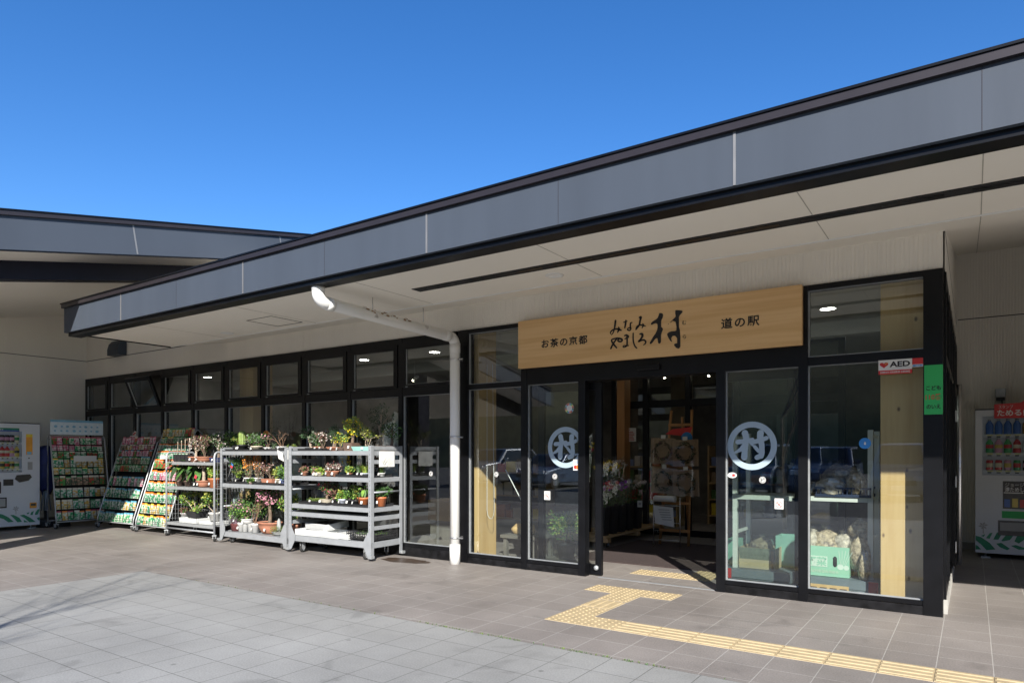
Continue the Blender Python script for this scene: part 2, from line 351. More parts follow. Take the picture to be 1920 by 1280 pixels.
# ---- glazing
def pane(parent, x0, x1, z0, z1, y=.02, ax='Y', mat='window_glass'):
    p = [(x0, y, z0), (x1, y, z0), (x1, y, z1), (x0, y, z1)] if ax == 'Y' else [(y, x0, z0), (y, x1, z0), (y, x1, z1), (y, x0, z1)]
    return MB().poly(p).build('pane', mat, parent)
def bead(mb, x0, x1, z0, z1, y0=-.004, y1=.02, t=.009):
    """pale gasket round a pane"""
    mb.mi = 1
    mb.box(x0, y0, z0, x0 + t, y1, z1).box(x0 + t, y0, z0, x1, y1, z0 + t).box(x0 + t, y0, z1 - t * .5, x1, y1, z1)
    mb.mi = 0
NB, X0, BW = 10, -14.96, .985
for i in range(NB):
    a, b = X0 + BW * i, X0 + BW * (i + 1); f = MB()
    f.box(a - (.0 if i == 0 else .035), -.035, .12, a + .035, .08, 2.88)
    l, r = a + .035, b - .035
    f.box(l, -.03, 2.80, r, .08, 2.88); f.box(l, -.03, 2.11, r, .08, 2.22); f.box(l, -.03, .12, r, .08, .17)
    f.mi = 2; f.box(a - (.0 if i == 0 else .035), -.03, 0, r + .035 - (.0 if i < 9 else .0), .08, .118); f.mi = 0
    bead(f, l, r, .17, 2.11)
    win = f.build('window', ['black_metal', 'galv', 'base_black'], B)
    pane(win, l, r, .17, 2.11)
    sh = MB(); hl, hr = a + .045, b - .045
    pl, pr = a + .10, b - .115
    sh.box(hl, -.045, -.0, pl, -.005, .575).box(pr, -.045, 0, hr, -.005, .575).box(pl, -.045, 0, pr, -.005, .035).box(pl, -.045, .505, pr, -.005, .575)
    sh.mi = 1; sh.box(pl, -.03, .035, pl + .009, -.008, .505).box(pl + .009, -.03, .035, pr, -.008, .041).box(pl + .02, -.06, .0, pl + .05, -.046, .012); sh.mi = 0
    so2 = sh.build('sash', ['black_metal', 'galv'], win, (0, 0, 2.223))
    p2 = pane(win, pl, pr, .035, .505, -.018); p2.location = (0, 0, 2.223)
    if i == 2:
        for o in (so2, p2): o.rotation_euler = (radians(21), 0, 0)
    else: pass
# entrance
ef = MB()
ef.box(-5.11, -.035, 0, -4.96, .1, 2.88)                                # post beside the downpipe
ef.box(-4.17, -.035, .0, -4.09, .1, 2.88)
ef.box(-3.41, -.035, 0, -3.322, .06, 2.15); ef.box(-1.878, -.035, 0, -1.79, .06, 2.15); ef.box(-1.12, -.035, 0, -1.04, .1, 2.88)
ef.box(-.14, -.035, 0, .0, .12, 2.88)
ef.box(-4.96, -.03, 2.835, -4.17, .1, 2.88); ef.box(-1.04, -.03, 2.835, -.14, .1, 2.88)
ef.box(-4.96, -.03, 2.14, -4.17, .1, 2.20); ef.box(-1.04, -.03, 2.15, -.14, .1, 2.225)
ef.box(-4.09, -.03, 2.15, -1.12, .16, 2.88)
ef.build('entrance_frame', 'black_metal', B)
for a, b in ((-4.96, -4.17), (-4.09, -3.41), (-1.79, -1.12), (-1.04, -.14)): MB().box(a, -.03, 0, b, .06, .075).build('base_panel', 'base_black', B)
bx('door_sensor', 'black_metal', B, -2.70, -.075, 2.215, -2.45, -.031, 2.275, bevel=.008)
def shopwin(name, a, b, zs):
    f = MB(); f.box(a, -.025, .08, b, .055, .12)
    for z0, z1 in zs: bead(f, a, b, z0, z1)
    wn = f.build(name, ['black_metal', 'galv'], B)
    for z0, z1 in zs: pane(wn, a, b, z0, z1)
    return wn
shopwin('window', -4.96, -4.17, [(.12, 2.138), (2.202, 2.833)])
shopwin('window', -1.04, -.14, [(.12, 2.148), (2.227, 2.833)])
shopwin('door_panel', -4.09, -3.41, [(.12, 2.148)]); shopwin('door_panel', -1.79, -1.12, [(.12, 2.148)])
def leaf(a, b):
    f = MB(); f.box(a, .075, .01, a + .075, .12, 2.14).box(b - .075, .075, .01, b, .12, 2.14).box(a + .075, .078, .01, b - .075, .118, .12).box(a + .075, .078, 2.06, b - .075, .118, 2.14)
    o = f.build('sliding_door', 'black_metal', B); pane(o, a + .075, b - .075, .12, 2.06, .1)
    return o
d1 = leaf(-4.0, -3.18); d2 = leaf(-1.905, -1.10)
MB().lathe([(.001, -.012), (.02, -.01), (.028, 0), (.028, .02)], (0, 0, 0), 12).build('door_stop', 'galv', d1, (-3.235, .05, .09)).rotation_euler = (radians(-90), 0, 0)
# side wall of the recess (faces +X)
sw = MB()
corrug(sw, 'Y', .0, 4.9, 2.885, 3.19, .012, out=1); corrug(sw, 'Y', .0, 4.9, 3.2, lambda y: 3.19 + .2 * y + .012, .012, out=1)
sw.prism([(0, 2.885), (4.9, 2.885), (4.9, 4.15), (0, 3.2)], lambda u, v, w_: (w_, u, v), -.1, .0)
sw.build('wall', 'siding', B)
bx('wall_joint', 'dark_gap', B, .0, .0, 3.19, .013, 4.9, 3.2)
bx('plinth', 'concrete', B, -.1, .122, 0, .028, 4.9, .12)
sg = MB()
for y in (.122, 1.15, 2.02, 3.0, 3.95, 4.83): sg.box(-.06, y, .12, .02, y + .07, 2.88)
ys = (.122, 1.15, 2.02, 3.0, 3.95, 4.83)
for a, b in zip(ys, ys[1:]): sg.box(-.055, a + .07, 2.79, .017, b, 2.88).box(-.055, a + .07, 2.12, .017, b, 2.2).box(-.055, a + .07, .12, .017, b, .18)
sgo = sg.build('side_glazing', 'black_metal', B)
for a, b in zip(ys, ys[1:]): pane(sgo, a + .07, b, .18, 2.12, -.02, 'X'); pane(sgo, a + .07, b, 2.2, 2.79, -.02, 'X')
dr = MB().box(.021, 2.05, .14, .05, 2.12, 2.1).box(.021, 2.9, .14, .05, 2.97, 2.1).box(.021, 2.12, .14, .05, 2.9, .24).box(.021, 2.12, 2.02, .05, 2.9, 2.1).build('side_door', 'black_metal', B)
pane(dr, 2.12, 2.9, .24, 2.02, .035, 'X')
hg = MB()
for z in (.35, 1.05, 1.75): hg.box(.05, 2.0, z - .06, .062, 2.06, z + .06)
hg.build('hinge', 'steel', dr)
MB().tube([(.085, 2.14, .15), (.085, 2.14, 2.1)], .024, 12).build('pull_handle', 'steel', dr)
# back wall of the recess
bw = MB(); corrug(bw, 'X', .0, 9, 0.1, 3.245, 4.9); corrug(bw, 'X', .0, 9, 3.256, 4.3, 4.9); bw.box(0, 4.91, 0, 9, 5.0, 4.3); bw.build('wall', 'siding', B)
bx('wall_joint', 'dark_gap', B, .03, 4.895, 3.245, 9, 4.908, 3.256); bx('plinth', 'concrete', B, .03, 4.88, 0, 9, 4.908, .1)
shade_wall = MB(); corrug(shade_wall, 'Y', .0, 4.88, 0.1, lambda y: 3.19 + .2 * y, 3.4, out=-1); shade_wall.box(3.41, 0, 0, 3.6, 4.88, 3.15); shade_wall.build('wall', 'siding', B)  # unseen end wall, added to keep sky light out of the recess
# interior
bx('interior_ceiling', 'interior_ceiling', B, -14.9, .11, 3.1, -.11, 8.3, 3.14)
iw = MB().box(-14.95, 8.3, 0, -.1, 8.4, 3.14).box(-14.96, .1, 0, -14.88, 8.3, 3.14).box(-.1, 5.0, 0, -.02, 8.3, 3.14); iw.build('interior_wall', 'interior_dark', B)
bx('interior_beam', 'interior_ceiling', B, -14.88, 3.2, 2.92, -.11, 3.42, 3.099)
for x, y0 in ((-5.31, .17), (-.475, .16), (-10.0, .2)):
    bx('pillar', 'cedar', B, x, y0, .0, x + .37, y0 + .38, 3.098, bevel=.006)
for x in (-14.27, -12.6, -10.95, -9.18, -7.46, -4.3, -1.24): 
    for y in (2.25, 4.2):
        r_ = MB().disc((0, 0, 3.094), .085, n=18); r_.mi = 1; r_.lathe([(.087, 3.099), (.087, 3.09), (.105, 3.09), (.105, 3.099)], n=18, cap=False)
        r_.build('downlight', ['lamp_glow', 'trim_white'], B, (x, y, 0))
MB().lathe([(.16, 0), (.16, -.012), (.13, -.012), (.12, -.002), (.06, -.002), (.055, -.014), (.001, -.014)], n=24, cap=False).build('air_vent', 'interior_dark', B, (-1.68, 4.42, 3.099))
sc_ = MB()
xs = (-5.0, -4.42, -3.68, -2.9, -2.1, -1.4)
for x in xs: sc_.box(x, 4.08, 0, x + .09, 4.16, 3.09)
for a, b in zip(xs, xs[1:]): sc_.box(a + .09, 4.085, 2.12, b, 4.155, 2.24).box(a + .09, 4.085, 0, b, 4.155, .1).box(a + .09, 4.085, 2.98, b, 4.155, 3.09)
sco = sc_.build('vestibule_screen', 'black_metal', B)
for a, b in zip(xs, xs[1:]):
    if a != -3.68: pane(sco, a + .09, b, .1, 2.12, 4.12)
    pane(sco, a + .09, b, 2.24, 2.98, 4.12)
# drain pipe, outlet elbow and brackets
dp = MB(); R_ = .062
path = [(-5.05, -2.27, 2.968)] + [(-5.05, -2.18 - .09 * cos(a), 2.915 - .09 * sin(a)) for a in [pi / 2 * k / 7 for k in range(8)]] + [(-5.05, -.27 + .10 * sin(a), 2.672 + .10 * cos(a)) for a in [pi / 2 * k / 7 for k in range(8)]] + [(-5.05, -.17, 0)]
dp.tube(path, R_, 16)
pipe = dp.build('drain_pipe', 'pvc', B)
for p, q in (((-5.05, -2.27, 2.968), (-5.05, -2.27, 2.93)), ((-5.05, -2.17, 2.8245), (-5.05, -2.09, 2.8215)), ((-5.05, -.38, 2.775), (-5.05, -.29, 2.7725)), ((-5.05, -.17, 2.70), (-5.05, -.17, 2.58)), ((-5.05, -.17, .0), (-5.05, -.17, .24))): MB().tube([p, q], R_ + .0035, 16).build('pipe_coupling', 'pvc', pipe)
for z in (2.50, 1.55, .32):
    k = MB().lathe([(R_ + .003, -.008), (R_ + .007, -.008), (R_ + .007, .008), (R_ + .003, .008)], (0, 0, 0), 16, cap=False).box(.06, -.008, -.008, .12, .008, .008).box(.0, .06, -.008, .016, .135, .008)
    k.build('pipe_bracket', 'steel', pipe, (-5.05, -.17, z))
hg2 = MB()
for y in (-1.55, -.75): hg2.tube([(-5.05, y, 2.87), (-5.05, y, 3.0 if y < -1 else 3.03)], .005, 6).lathe([(R_ + .002, -.02), (R_ + .005, 0), (R_ + .002, .02)], (-5.05, y, 2.80), 12, cap=False)
hg2.build('pipe_hanger', 'steel', pipe)
rp = MB(); rr = random.Random(8)
for k in range(26):
    y = -1.45 + rr.uniform(-.3, .42); a = rr.uniform(.2, 1.5); zc = 2.812 - (y + 1.3) * .0286
    rp.disc((0, 0, 0), rr.uniform(.004, .013), n=7); 
    for i in range(7):
        v = rp.v[-7 + i]; ang = a + v[0] / R_; rp.v[-7 + i] = (-5.05 + (R_ + .0015) * cos(ang), y + v[1] * 2.2, zc - .004 + (R_ + .0015) * sin(ang))
rp.build('rust_stain', 'rust', pipe)
vh = MB().prism([(-.0, 3.25), (-.16, 3.25), (-.16, 3.36), (-.13, 3.47), (-.07, 3.535), (0, 3.55)], lambda u, v, w_: (w_, u - .02, v), -13.72, -13.30).build('vent_hood', 'fascia', B)
# ================================================================== WING BUILDING
W_ = thing('wing_building', 'adjoining wing with ribbed cream wall and a sloping grey roof edge above', 'building')
ww = MB(); corrug(ww, 'Y', -9, .0, .1, 3.245, -14.948, out=1); corrug(ww, 'Y', -9, .0, 3.256, lambda y: 4.2 + .2 * y + .02, -14.948, out=1); ww.box(-15.1, -9, 0, -14.955, 6, 3.3); ww.box(-15.1, -2.5, 3.3, -14.955, 6, 3.9)
for y in (-.55, -4.3): ww.box(-14.949, y - .004, .1, -14.944, y + .004, 3.24)
ww.build('wall', 'siding', W_)
bx('wall_joint', 'dark_gap', W_, -14.955, -9, 3.245, -14.945, -.015, 3.256); bx('plinth', 'concrete', W_, -14.955, -9, 0, -14.935, -.05, .1)
YA, YB = -9.0, 13.0
def slab(x0, x1, za, zb): return MB().prism([(YA, za + .2 * YA), (YB, za + .2 * YB), (YB, zb + .2 * YB), (YA, zb + .2 * YA)], lambda u, v, w_: (w_, u, v), x0, x1)
slab(-9.24, -9.2, 4.43, 4.83).build('fascia', 'fascia', W_)
slab(-9.3, -9.17, 4.832, 4.885).build('roof_cap', 'roof_cap', W_)
slab(-9.35, -9.16, 4.887, 4.905).build('roof_edge_strip', 'black_metal', W_)
slab(-9.235, -9.205, 4.415, 4.43).build('drip_edge', 'black_metal', W_)
slab(-15.2, -9.3, 4.80, 4.88).build('roof', 'roof_cap', W_)
slab(-10.0, -9.242, 4.44, 4.48).build('soffit', 'soffit', W_)
slab(-10.25, -10.0, 4.20, 4.5).build('beam', 'navy_steel', W_)
slab(-14.95, -10.25, 4.21, 4.25).build('ceiling', 'soffit', W_)
for y in (-7.3, -4.6, -1.9, .45, 2.9, 5.4):
    MB().poly([(-9.196, y, 4.44 + .2 * y), (-9.196, y + .022, 4.44 + .2 * y), (-9.196, y + .022 - .06, 4.82 + .2 * y), (-9.196, y - .06, 4.82 + .2 * y)]).build('fascia_seam', 'fascia_seam', W_)
bx('post', 'navy_steel', W_, -10.22, -4.82, 0, -9.86, -4.46, 3.4)
# ================================================================== SIGNS AND STICKERS
M('sign_white', (.72, .72, .70), .45, var=.03); M('sign_red', (.55, .03, .03), .45, var=.05); M('sign_green', (.03, .42, .10), .5, var=.05)
M('sign_yellow', (.80, .60, .05), .5); M('decal_blue', (.36, .46, .53), .6, var=.04); M('sticker_blue', (.03, .22, .55), .5); M('sticker_orange', (.75, .20, .03), .5)
M('sticker_grey', (.35, .35, .34), .6); M('text_red', (.45, .05, .05), .6); M('paper', (.66, .66, .63), .7, var=.03); M('poster_blue', (.20, .45, .62), .5); M('poster_pale', (.62, .72, .78), .4, var=.08, scale=20)
M('sign_dark_green', (.02, .16, .06), .5)
SG = thing('shop_sign', 'long pale wooden shop sign with brushed black characters above the entrance', 'sign', (-2.6225, -.04, 2.61))
MB().box(-1.545, -.06, -.273, 1.545, -.0, .273).build('board', 'sign_wood', SG, bevel=.006)
YS = -.0625
def flat_poly(pts, ox, oz):
    mb = MB(); mb.poly([(x - ox, 0, z - oz) for x, z in pts]); return mb
POLYS= [[(-2.439, 2.778), (-2.42, 2.779), (-2.401, 2.771), (-2.394, 2.753), (-2.399, 2.73), (-2.412, 2.709), (-2.416, 2.694), (-2.416, 2.638), (-2.399, 2.621), (-2.397, 2.608), (-2.407, 2.586), (-2.417, 2.557), (-2.418, 2.486), (-2.423, 2.473), (-2.439, 2.468), (-2.45, 2.479), (-2.452, 2.494), (-2.457, 2.525), (-2.471, 2.526), (-2.487, 2.513), (-2.509, 2.486), (-2.525, 2.473), (-2.539, 2.476), (-2.54, 2.487), (-2.528, 2.506), (-2.503, 2.545), (-2.476, 2.578), (-2.46, 2.612), (-2.455, 2.637), (-2.457, 2.668), (-2.471, 2.68), (-2.493, 2.677), (-2.517, 2.668), (-2.528, 2.675), (-2.526, 2.686), (-2.509, 2.702), (-2.471, 2.72), (-2.455, 2.731), (-2.447, 2.748), (-2.441, 2.763)], [(-2.267, 2.786), (-2.254, 2.789), (-2.202, 2.778), (-2.191, 2.769), (-2.193, 2.759), (-2.22, 2.733), (-2.229, 2.714), (-2.228, 2.618), (-2.22, 2.587), (-2.215, 2.517), (-2.213, 2.422), (-2.222, 2.405), (-2.238, 2.4), (-2.259, 2.411), (-2.28, 2.438), (-2.279, 2.448), (-2.267, 2.454), (-2.248, 2.456), (-2.248, 2.505), (-2.264, 2.527), (-2.275, 2.533), (-2.295, 2.532), (-2.309, 2.516), (-2.31, 2.501), (-2.301, 2.48), (-2.306, 2.475), (-2.322, 2.489), (-2.343, 2.524), (-2.353, 2.551), (-2.351, 2.563), (-2.332, 2.576), (-2.306, 2.581), (-2.269, 2.58), (-2.256, 2.586), (-2.255, 2.621), (-2.264, 2.672), (-2.28, 2.679), (-2.295, 2.686), (-2.316, 2.668), (-2.321, 2.671), (-2.295, 2.696), (-2.267, 2.718), (-2.264, 2.733), (-2.268, 2.758)], [(-2.343, 2.661), (-2.339, 2.663), (-2.334, 2.658), (-2.338, 2.654), (-2.342, 2.655)]]
STROKES= [[(-2.925, 2.755, 0.0223), (-2.93, 2.713, 0.0223), (-2.938, 2.672, 0.0175), (-2.95, 2.636, 0.0127), (-2.971, 2.611, 0.0096)], [(-2.982, 2.623, 0.0112), (-2.983, 2.639, 0.0143), (-2.965, 2.656, 0.0175), (-2.936, 2.666, 0.0159), (-2.901, 2.665, 0.0175), (-2.86, 2.648, 0.0159)], [(-2.889, 2.683, 0.0127), (-2.886, 2.661, 0.0271), (-2.901, 2.628, 0.0112)], [(-2.831, 2.729, 0.0112), (-2.792, 2.735, 0.0112)], [(-2.806, 2.745, 0.0159), (-2.809, 2.711, 0.0207), (-2.818, 2.67, 0.0159)], [(-2.735, 2.716, 0.0112), (-2.752, 2.71, 0.0159), (-2.755, 2.674, 0.0175), (-2.75, 2.652, 0.0159), (-2.761, 2.637, 0.0159), (-2.783, 2.643, 0.0143), (-2.786, 2.656, 0.0127), (-2.764, 2.664, 0.0127), (-2.747, 2.652, 0.0112)], [(-2.652, 2.759, 0.0191), (-2.636, 2.76, 0.0239), (-2.646, 2.724, 0.0207), (-2.654, 2.684, 0.0191), (-2.674, 2.655, 0.0127), (-2.693, 2.636, 0.0112)], [(-2.693, 2.646, 0.0127), (-2.679, 2.668, 0.0159), (-2.652, 2.681, 0.0143), (-2.618, 2.675, 0.0143), (-2.585, 2.662, 0.008)], [(-2.618, 2.69, 0.0096), (-2.61, 2.674, 0.0207), (-2.624, 2.647, 0.0096)], [(-2.979, 2.466, 0.0191), (-2.959, 2.504, 0.0207), (-2.924, 2.549, 0.0191), (-2.907, 2.568, 0.0175)], [(-2.912, 2.468, 0.0159), (-2.941, 2.502, 0.0207), (-2.968, 2.542, 0.0191), (-2.965, 2.56, 0.0175), (-2.941, 2.566, 0.0159), (-2.912, 2.569, 0.0175), (-2.878, 2.563, 0.0207), (-2.849, 2.549, 0.0207), (-2.855, 2.531, 0.0175), (-2.883, 2.532, 0.0191), (-2.898, 2.546, 0.0175), (-2.883, 2.561, 0.0159)], [(-2.82, 2.586, 0.0143), (-2.798, 2.592, 0.0175), (-2.775, 2.576, 0.0159)], [(-2.815, 2.554, 0.0143), (-2.775, 2.566, 0.0127)], [(-2.795, 2.591, 0.0175), (-2.792, 2.552, 0.0191), (-2.792, 2.499, 0.0191), (-2.798, 2.476, 0.0143), (-2.826, 2.466, 0.0127), (-2.839, 2.475, 0.0112), (-2.826, 2.484, 0.0112), (-2.798, 2.479, 0.0112), (-2.775, 2.48, 0.0112)], [(-2.723, 2.603, 0.0143), (-2.724, 2.556, 0.0159), (-2.719, 2.508, 0.0159), (-2.702, 2.465, 0.0159), (-2.682, 2.445, 0.0127)], [(-2.649, 2.587, 0.0143), (-2.624, 2.585, 0.0239), (-2.621, 2.561, 0.0255), (-2.64, 2.532, 0.0191), (-2.663, 2.511, 0.0191), (-2.635, 2.519, 0.0159), (-2.602, 2.521, 0.0175), (-2.583, 2.501, 0.0175), (-2.591, 2.481, 0.0143), (-2.61, 2.47, 0.008)]]
st = MB()
for p in POLYS: st.poly([(x + 2.6225, YS, z - 2.61) for x, z in p])
for s in STROKES:
    pts = []
    for i in range(len(s) - 1):                                     # smooth the brush path
        p0, p1, p2, p3 = s[max(i - 1, 0)], s[i], s[i + 1], s[min(i + 2, len(s) - 1)]
        for k in range(5):
            t = k / 5; pts.append(tuple(.5 * (2 * b + (c - a) * t + (2 * a - 5 * b + 4 * c - d) * t * t + (3 * b - a - 3 * c + d) * t ** 3) for a, b, c, d in zip(p0, p1, p2, p3)))
    pts.append(s[-1]); b = len(st.v)
    for i, (x, z, wd) in enumerate(pts):
        q = pts[min(i + 1, len(pts) - 1)]; p = pts[max(i - 1, 0)]; dx, dz = q[0] - p[0], q[1] - p[1]; l = math.hypot(dx, dz) or 1
        for e in (-.5, .5): st.v.append((x - dz / l * wd * e + 2.6225, YS - .0002 * (len(st.f) % 3), z + dx / l * wd * e - 2.61))
    for i in range(len(pts) - 1): st.face([b + 2 * i, b + 2 * i + 1, b + 2 * i + 3, b + 2 * i + 2])
    for (x, z, wd) in (s[0], s[-1]): st.disc((x + 2.6225, YS, z - 2.61), wd * .5, 'Y', 8)
st.build('lettering', 'ink', SG)
text('お茶の京都', .10, 'ink', (-3.552 + 2.6225, YS, 2.592 - 2.61), SG, width=.585, fat=.002, space=1.22)
text('道の駅', .105, 'ink', (-1.628 + 2.6225, YS, 2.60 - 2.61), SG, width=.36, fat=.002, space=1.22)
text('む', .05, 'ink', (-2.176 + 2.6225, YS, 2.655 - 2.61), SG); text('ら', .05, 'ink', (-2.173 + 2.6225, YS, 2.515 - 2.61), SG)
AE = thing('wall_sign', 'white and red sign reading AED with a red heart', 'sign', (-.345, -.032, 2.09))
MB().box(-.125, -.006, -.026, .125, 0, .062).build('panel', 'sign_white', AE); MB().box(-.125, -.006, -.061, .125, 0, -.0265).build('panel_band', 'sign_red', AE)
hp = [(.016 * sin(t) ** 3 * 2.05, (.013 * cos(t) - .005 * cos(2 * t) - .002 * cos(3 * t) - .001 * cos(4 * t)) * 1.75) for t in [2 * pi * k / 28 for k in range(28)]]
MB().poly([(x - .083, -.0066, z + .02) for x, z in hp]).build('heart', 'sign_red', AE)
MB().poly([(-.078, -.007, .022), (-.066, -.007, .034), (-.062, -.007, .031), (-.05, -.007, .048), (-.056, -.007, .032), (-.061, -.007, .036), (-.074, -.007, .02)]).build('flash', 'sign_yellow', AE)
text('AED', .062, 'ink', (.035, -.0065, .022), AE, width=.152, fat=.0022)
MB().box(-.04, -.0067, -.013, .11, -.0062, -.0105).build('caption_line', 'sticker_grey', AE)
text('【自動体外式除細動器 設置施設】', .02, 'sign_white', (0, -.0068, -.044), AE, width=.22)
SE = thing('sticker', 'small red and white security company sticker beside the heart sign', 'sticker', (-.18, -.030, 2.112))
MB().box(-.039, -.003, -.012, .039, 0, .04).build('panel', 'sign_red', SE); MB().box(-.039, -.003, -.034, .039, 0, -.0122).build('panel_band', 'sign_white', SE)
text('SECOM', .018, 'sticker_blue', (0, -.0036, -.023), SE, width=.07, fat=.001)
KO = thing('wall_sign', 'tall green sign with black and red characters on the corner post', 'sign', (-.066, -.037, 1.88))
MB().box(-.066, -.004, -.205, .066, 0, .205).build('panel', 'sign_green', KO)
text('こども', .042, 'ink', (.0, -.0045, .015), KO, width=.104, fat=.0012); text('110番', .055, 'sign_red', (0, -.0045, -.06), KO, width=.112, fat=.0006); text('のいえ', .042, 'ink', (0, -.0045, -.14), KO, width=.1, fat=.0012)
def ring_decal(x, z, label):
    t = thing('window_decal', label, 'decal', (x, .0165, z)); R = .232; mb = MB(); n = 44; b = 0
    for k in range(n):
        a = 2 * pi * k / n; mb.v += [(R * cos(a), 0, R * sin(a)), (.76 * R * cos(a), 0, .76 * R * sin(a))]
    for k in range(n): j = (k + 1) % n; mb.face([2 * k, 2 * j, 2 * j + 1, 2 * k + 1])
    mb.build('ring', 'decal_blue', t)
    g = MB(); kk = 0
    for path in ([(158, 377, 34), (164, 400, 31), (160, 440, 30), (156, 480, 30), (155, 503, 34)], [(121, 423, 26), (160, 420, 24), (196, 412, 22)], [(160, 436, 26), (136, 464, 22), (110, 478, 13)], [(188, 428, 16), (197, 440, 12)],
                 [(206, 424, 24), (240, 414, 24), (268, 404, 22)], [(238, 378, 34), (236, 400, 32), (244, 440, 28), (245, 480, 28), (240, 497, 30)], [(240, 497, 28), (220, 505, 25)], [(208, 448, 17), (220, 462, 19), (228, 474, 15)]):
        P = [((x - 193) / 127 * R, (444 - y) / 127 * R, w_ / 127 * R) for x, y, w_ in path]; b = len(g.v)
        for i, (x, z_, w_) in enumerate(P):
            q, p = P[min(i + 1, len(P) - 1)], P[max(i - 1, 0)]; dx, dz = q[0] - p[0], q[1] - p[1]; l = math.hypot(dx, dz)
            for e in (-.5, .5): g.v.append((x - dz / l * w_ * e, -.0004 - .00012 * kk, z_ + dx / l * w_ * e))
        for i in range(len(P) - 1): g.face([b + 2 * i, b + 2 * i + 1, b + 2 * i + 3, b + 2 * i + 2])
        for x, z_, w_ in P: kk += 1; g.disc((x, -.0004 - .00012 * kk, z_), w_ / 2, 'Y', 14)
        kk += 1
    g.build('character', 'decal_blue', t); return t
ring_decal(-3.60, 1.42, 'pale blue ring decal with a 村 character, partly behind the left door stile')
ring_decal(-1.55, 1.425, 'pale blue ring decal with a 村 character above the beige cardboard box')
def roundel(x, z, label, y=.016):
    t = thing('window_sticker', label, 'sticker', (x, y, z)); MB().disc((0, 0, 0), .031, 'Y', 20).build('disc', 'sign_white', t)
    mb = MB(); n = 20
    for k in range(n):
        a = 2 * pi * k / n; mb.v += [(.026 * cos(a), -.0005, .026 * sin(a)), (.021 * cos(a), -.0005, .021 * sin(a))]
    for k in range(n): j = (k + 1) % n; mb.face([2 * k, 2 * j, 2 * j + 1, 2 * k + 1])
    mb.build('ring', 'ink', t); text('村', .03, 'ink', (0, -.0006, 0), t, fat=.001, name='character')
roundel(-5.60, 1.09, 'small round white sticker on the pane just left of the drain pipe'); roundel(-4.56, 1.10, 'small round white sticker in front of the cedar pillar by the drain pipe')
roundel(-3.74, 1.09, 'small round white sticker under the left ring decal'); roundel(-1.45, 1.10, 'small round white sticker under the right ring decal')
t = thing('window_sticker', 'colourful round badge sticker high on the left door pane', 'sticker', (-3.55, .0155, 1.86)); MB().disc((0, 0, 0), .058, 'Y', 24).build('disc', 'sign_white', t)
wc = ['sign_red', 'sign_yellow', 'sign_green', 'sticker_blue', 'sticker_orange', 'text_red', 'poster_blue', 'sign_dark_green']; mb = MB()
for k in range(16):
    a, b = 2 * pi * k / 16 + .03, 2 * pi * (k + 1) / 16 - .03; mb.mi = k % 8
    mb.poly([(.056 * cos(a), -.0006, .056 * sin(a)), (.056 * cos(b), -.0006, .056 * sin(b)), (.036 * cos(b), -.0006, .036 * sin(b)), (.036 * cos(a), -.0006, .036 * sin(a))])
mb.build('colour_wheel', wc, t)
t = thing('window_sticker', 'card payment sticker beside the left door stile', 'sticker', (-3.455, .0145, 1.225)); MB().box(-.045, -.001, -.062, .045, 0, .062).build('panel', 'sign_white', t)
text('VISA', .035, 'sticker_blue', (0, -.0016, .03), t, width=.066); mb = MB().disc((-.015, -.0016, -.026), .022, 'Y'); mb.mi = 1; mb.disc((.015, -.0019, -.026), .022, 'Y'); mb.build('card_mark', ['sign_red', 'sticker_orange'], t)
def nophoto(x, z, label):
    t = thing('window_sticker', label, 'sticker', (x, .0155, z)); MB().box(-.04, -.001, -.05, .04, 0, .05).build('panel', 'paper', t)
    mb = MB(); n = 20
    for k in range(n):
        a = 2 * pi * k / n; mb.v += [(.031 * cos(a), -.0016, .031 * sin(a) - .008), (.026 * cos(a), -.0016, .026 * sin(a) - .008)]
    for k in range(n): j = (k + 1) % n; mb.face([2 * k, 2 * j, 2 * j + 1, 2 * k + 1])
    mb.poly([(-.021, -.0016, .010), (-.018, -.0016, .014), (.021, -.0016, -.026), (.018, -.0016, -.03)]); mb.build('ban_ring', 'text_red', t)
    MB().box(-.012, -.0014, -.02, .012, -.0011, .004).build('pictogram', 'sticker_grey', t)
nophoto(-3.84, .87, 'white prohibition sticker on the left door pane'); nophoto(-1.30, .88, 'white prohibition sticker at the end of the white shelf')
t = thing('window_sticker', 'round blue sticker on the right-hand window beside the cedar pillar', 'sticker', (-.58, .0155, 1.44)); MB().disc((0, 0, 0), .048, 'Y', 24).build('disc', 'sticker_blue', t)
MB().lathe([(.001, 0), (.012, 0)], n=8, cap=False).poly([(-.008, -.0006, -.012), (.008, -.0006, -.012), (.008, -.0006, .004), (0, -.0006, .016), (-.008, -.0006, .004)]).build('drop', 'sign_white', t)
t = thing('window_sticker', 'small white oval sticker with a red mark at the edge of the right door pane', 'sticker', (-1.735, .0155, 1.14)); MB().disc((0, 0, 0), .045, 'Y', 20, .6).build('disc', 'sign_white', t); MB().box(.0, -.0012, -.012, .026, -.0006, .012).build('mark', 'sign_red', t)
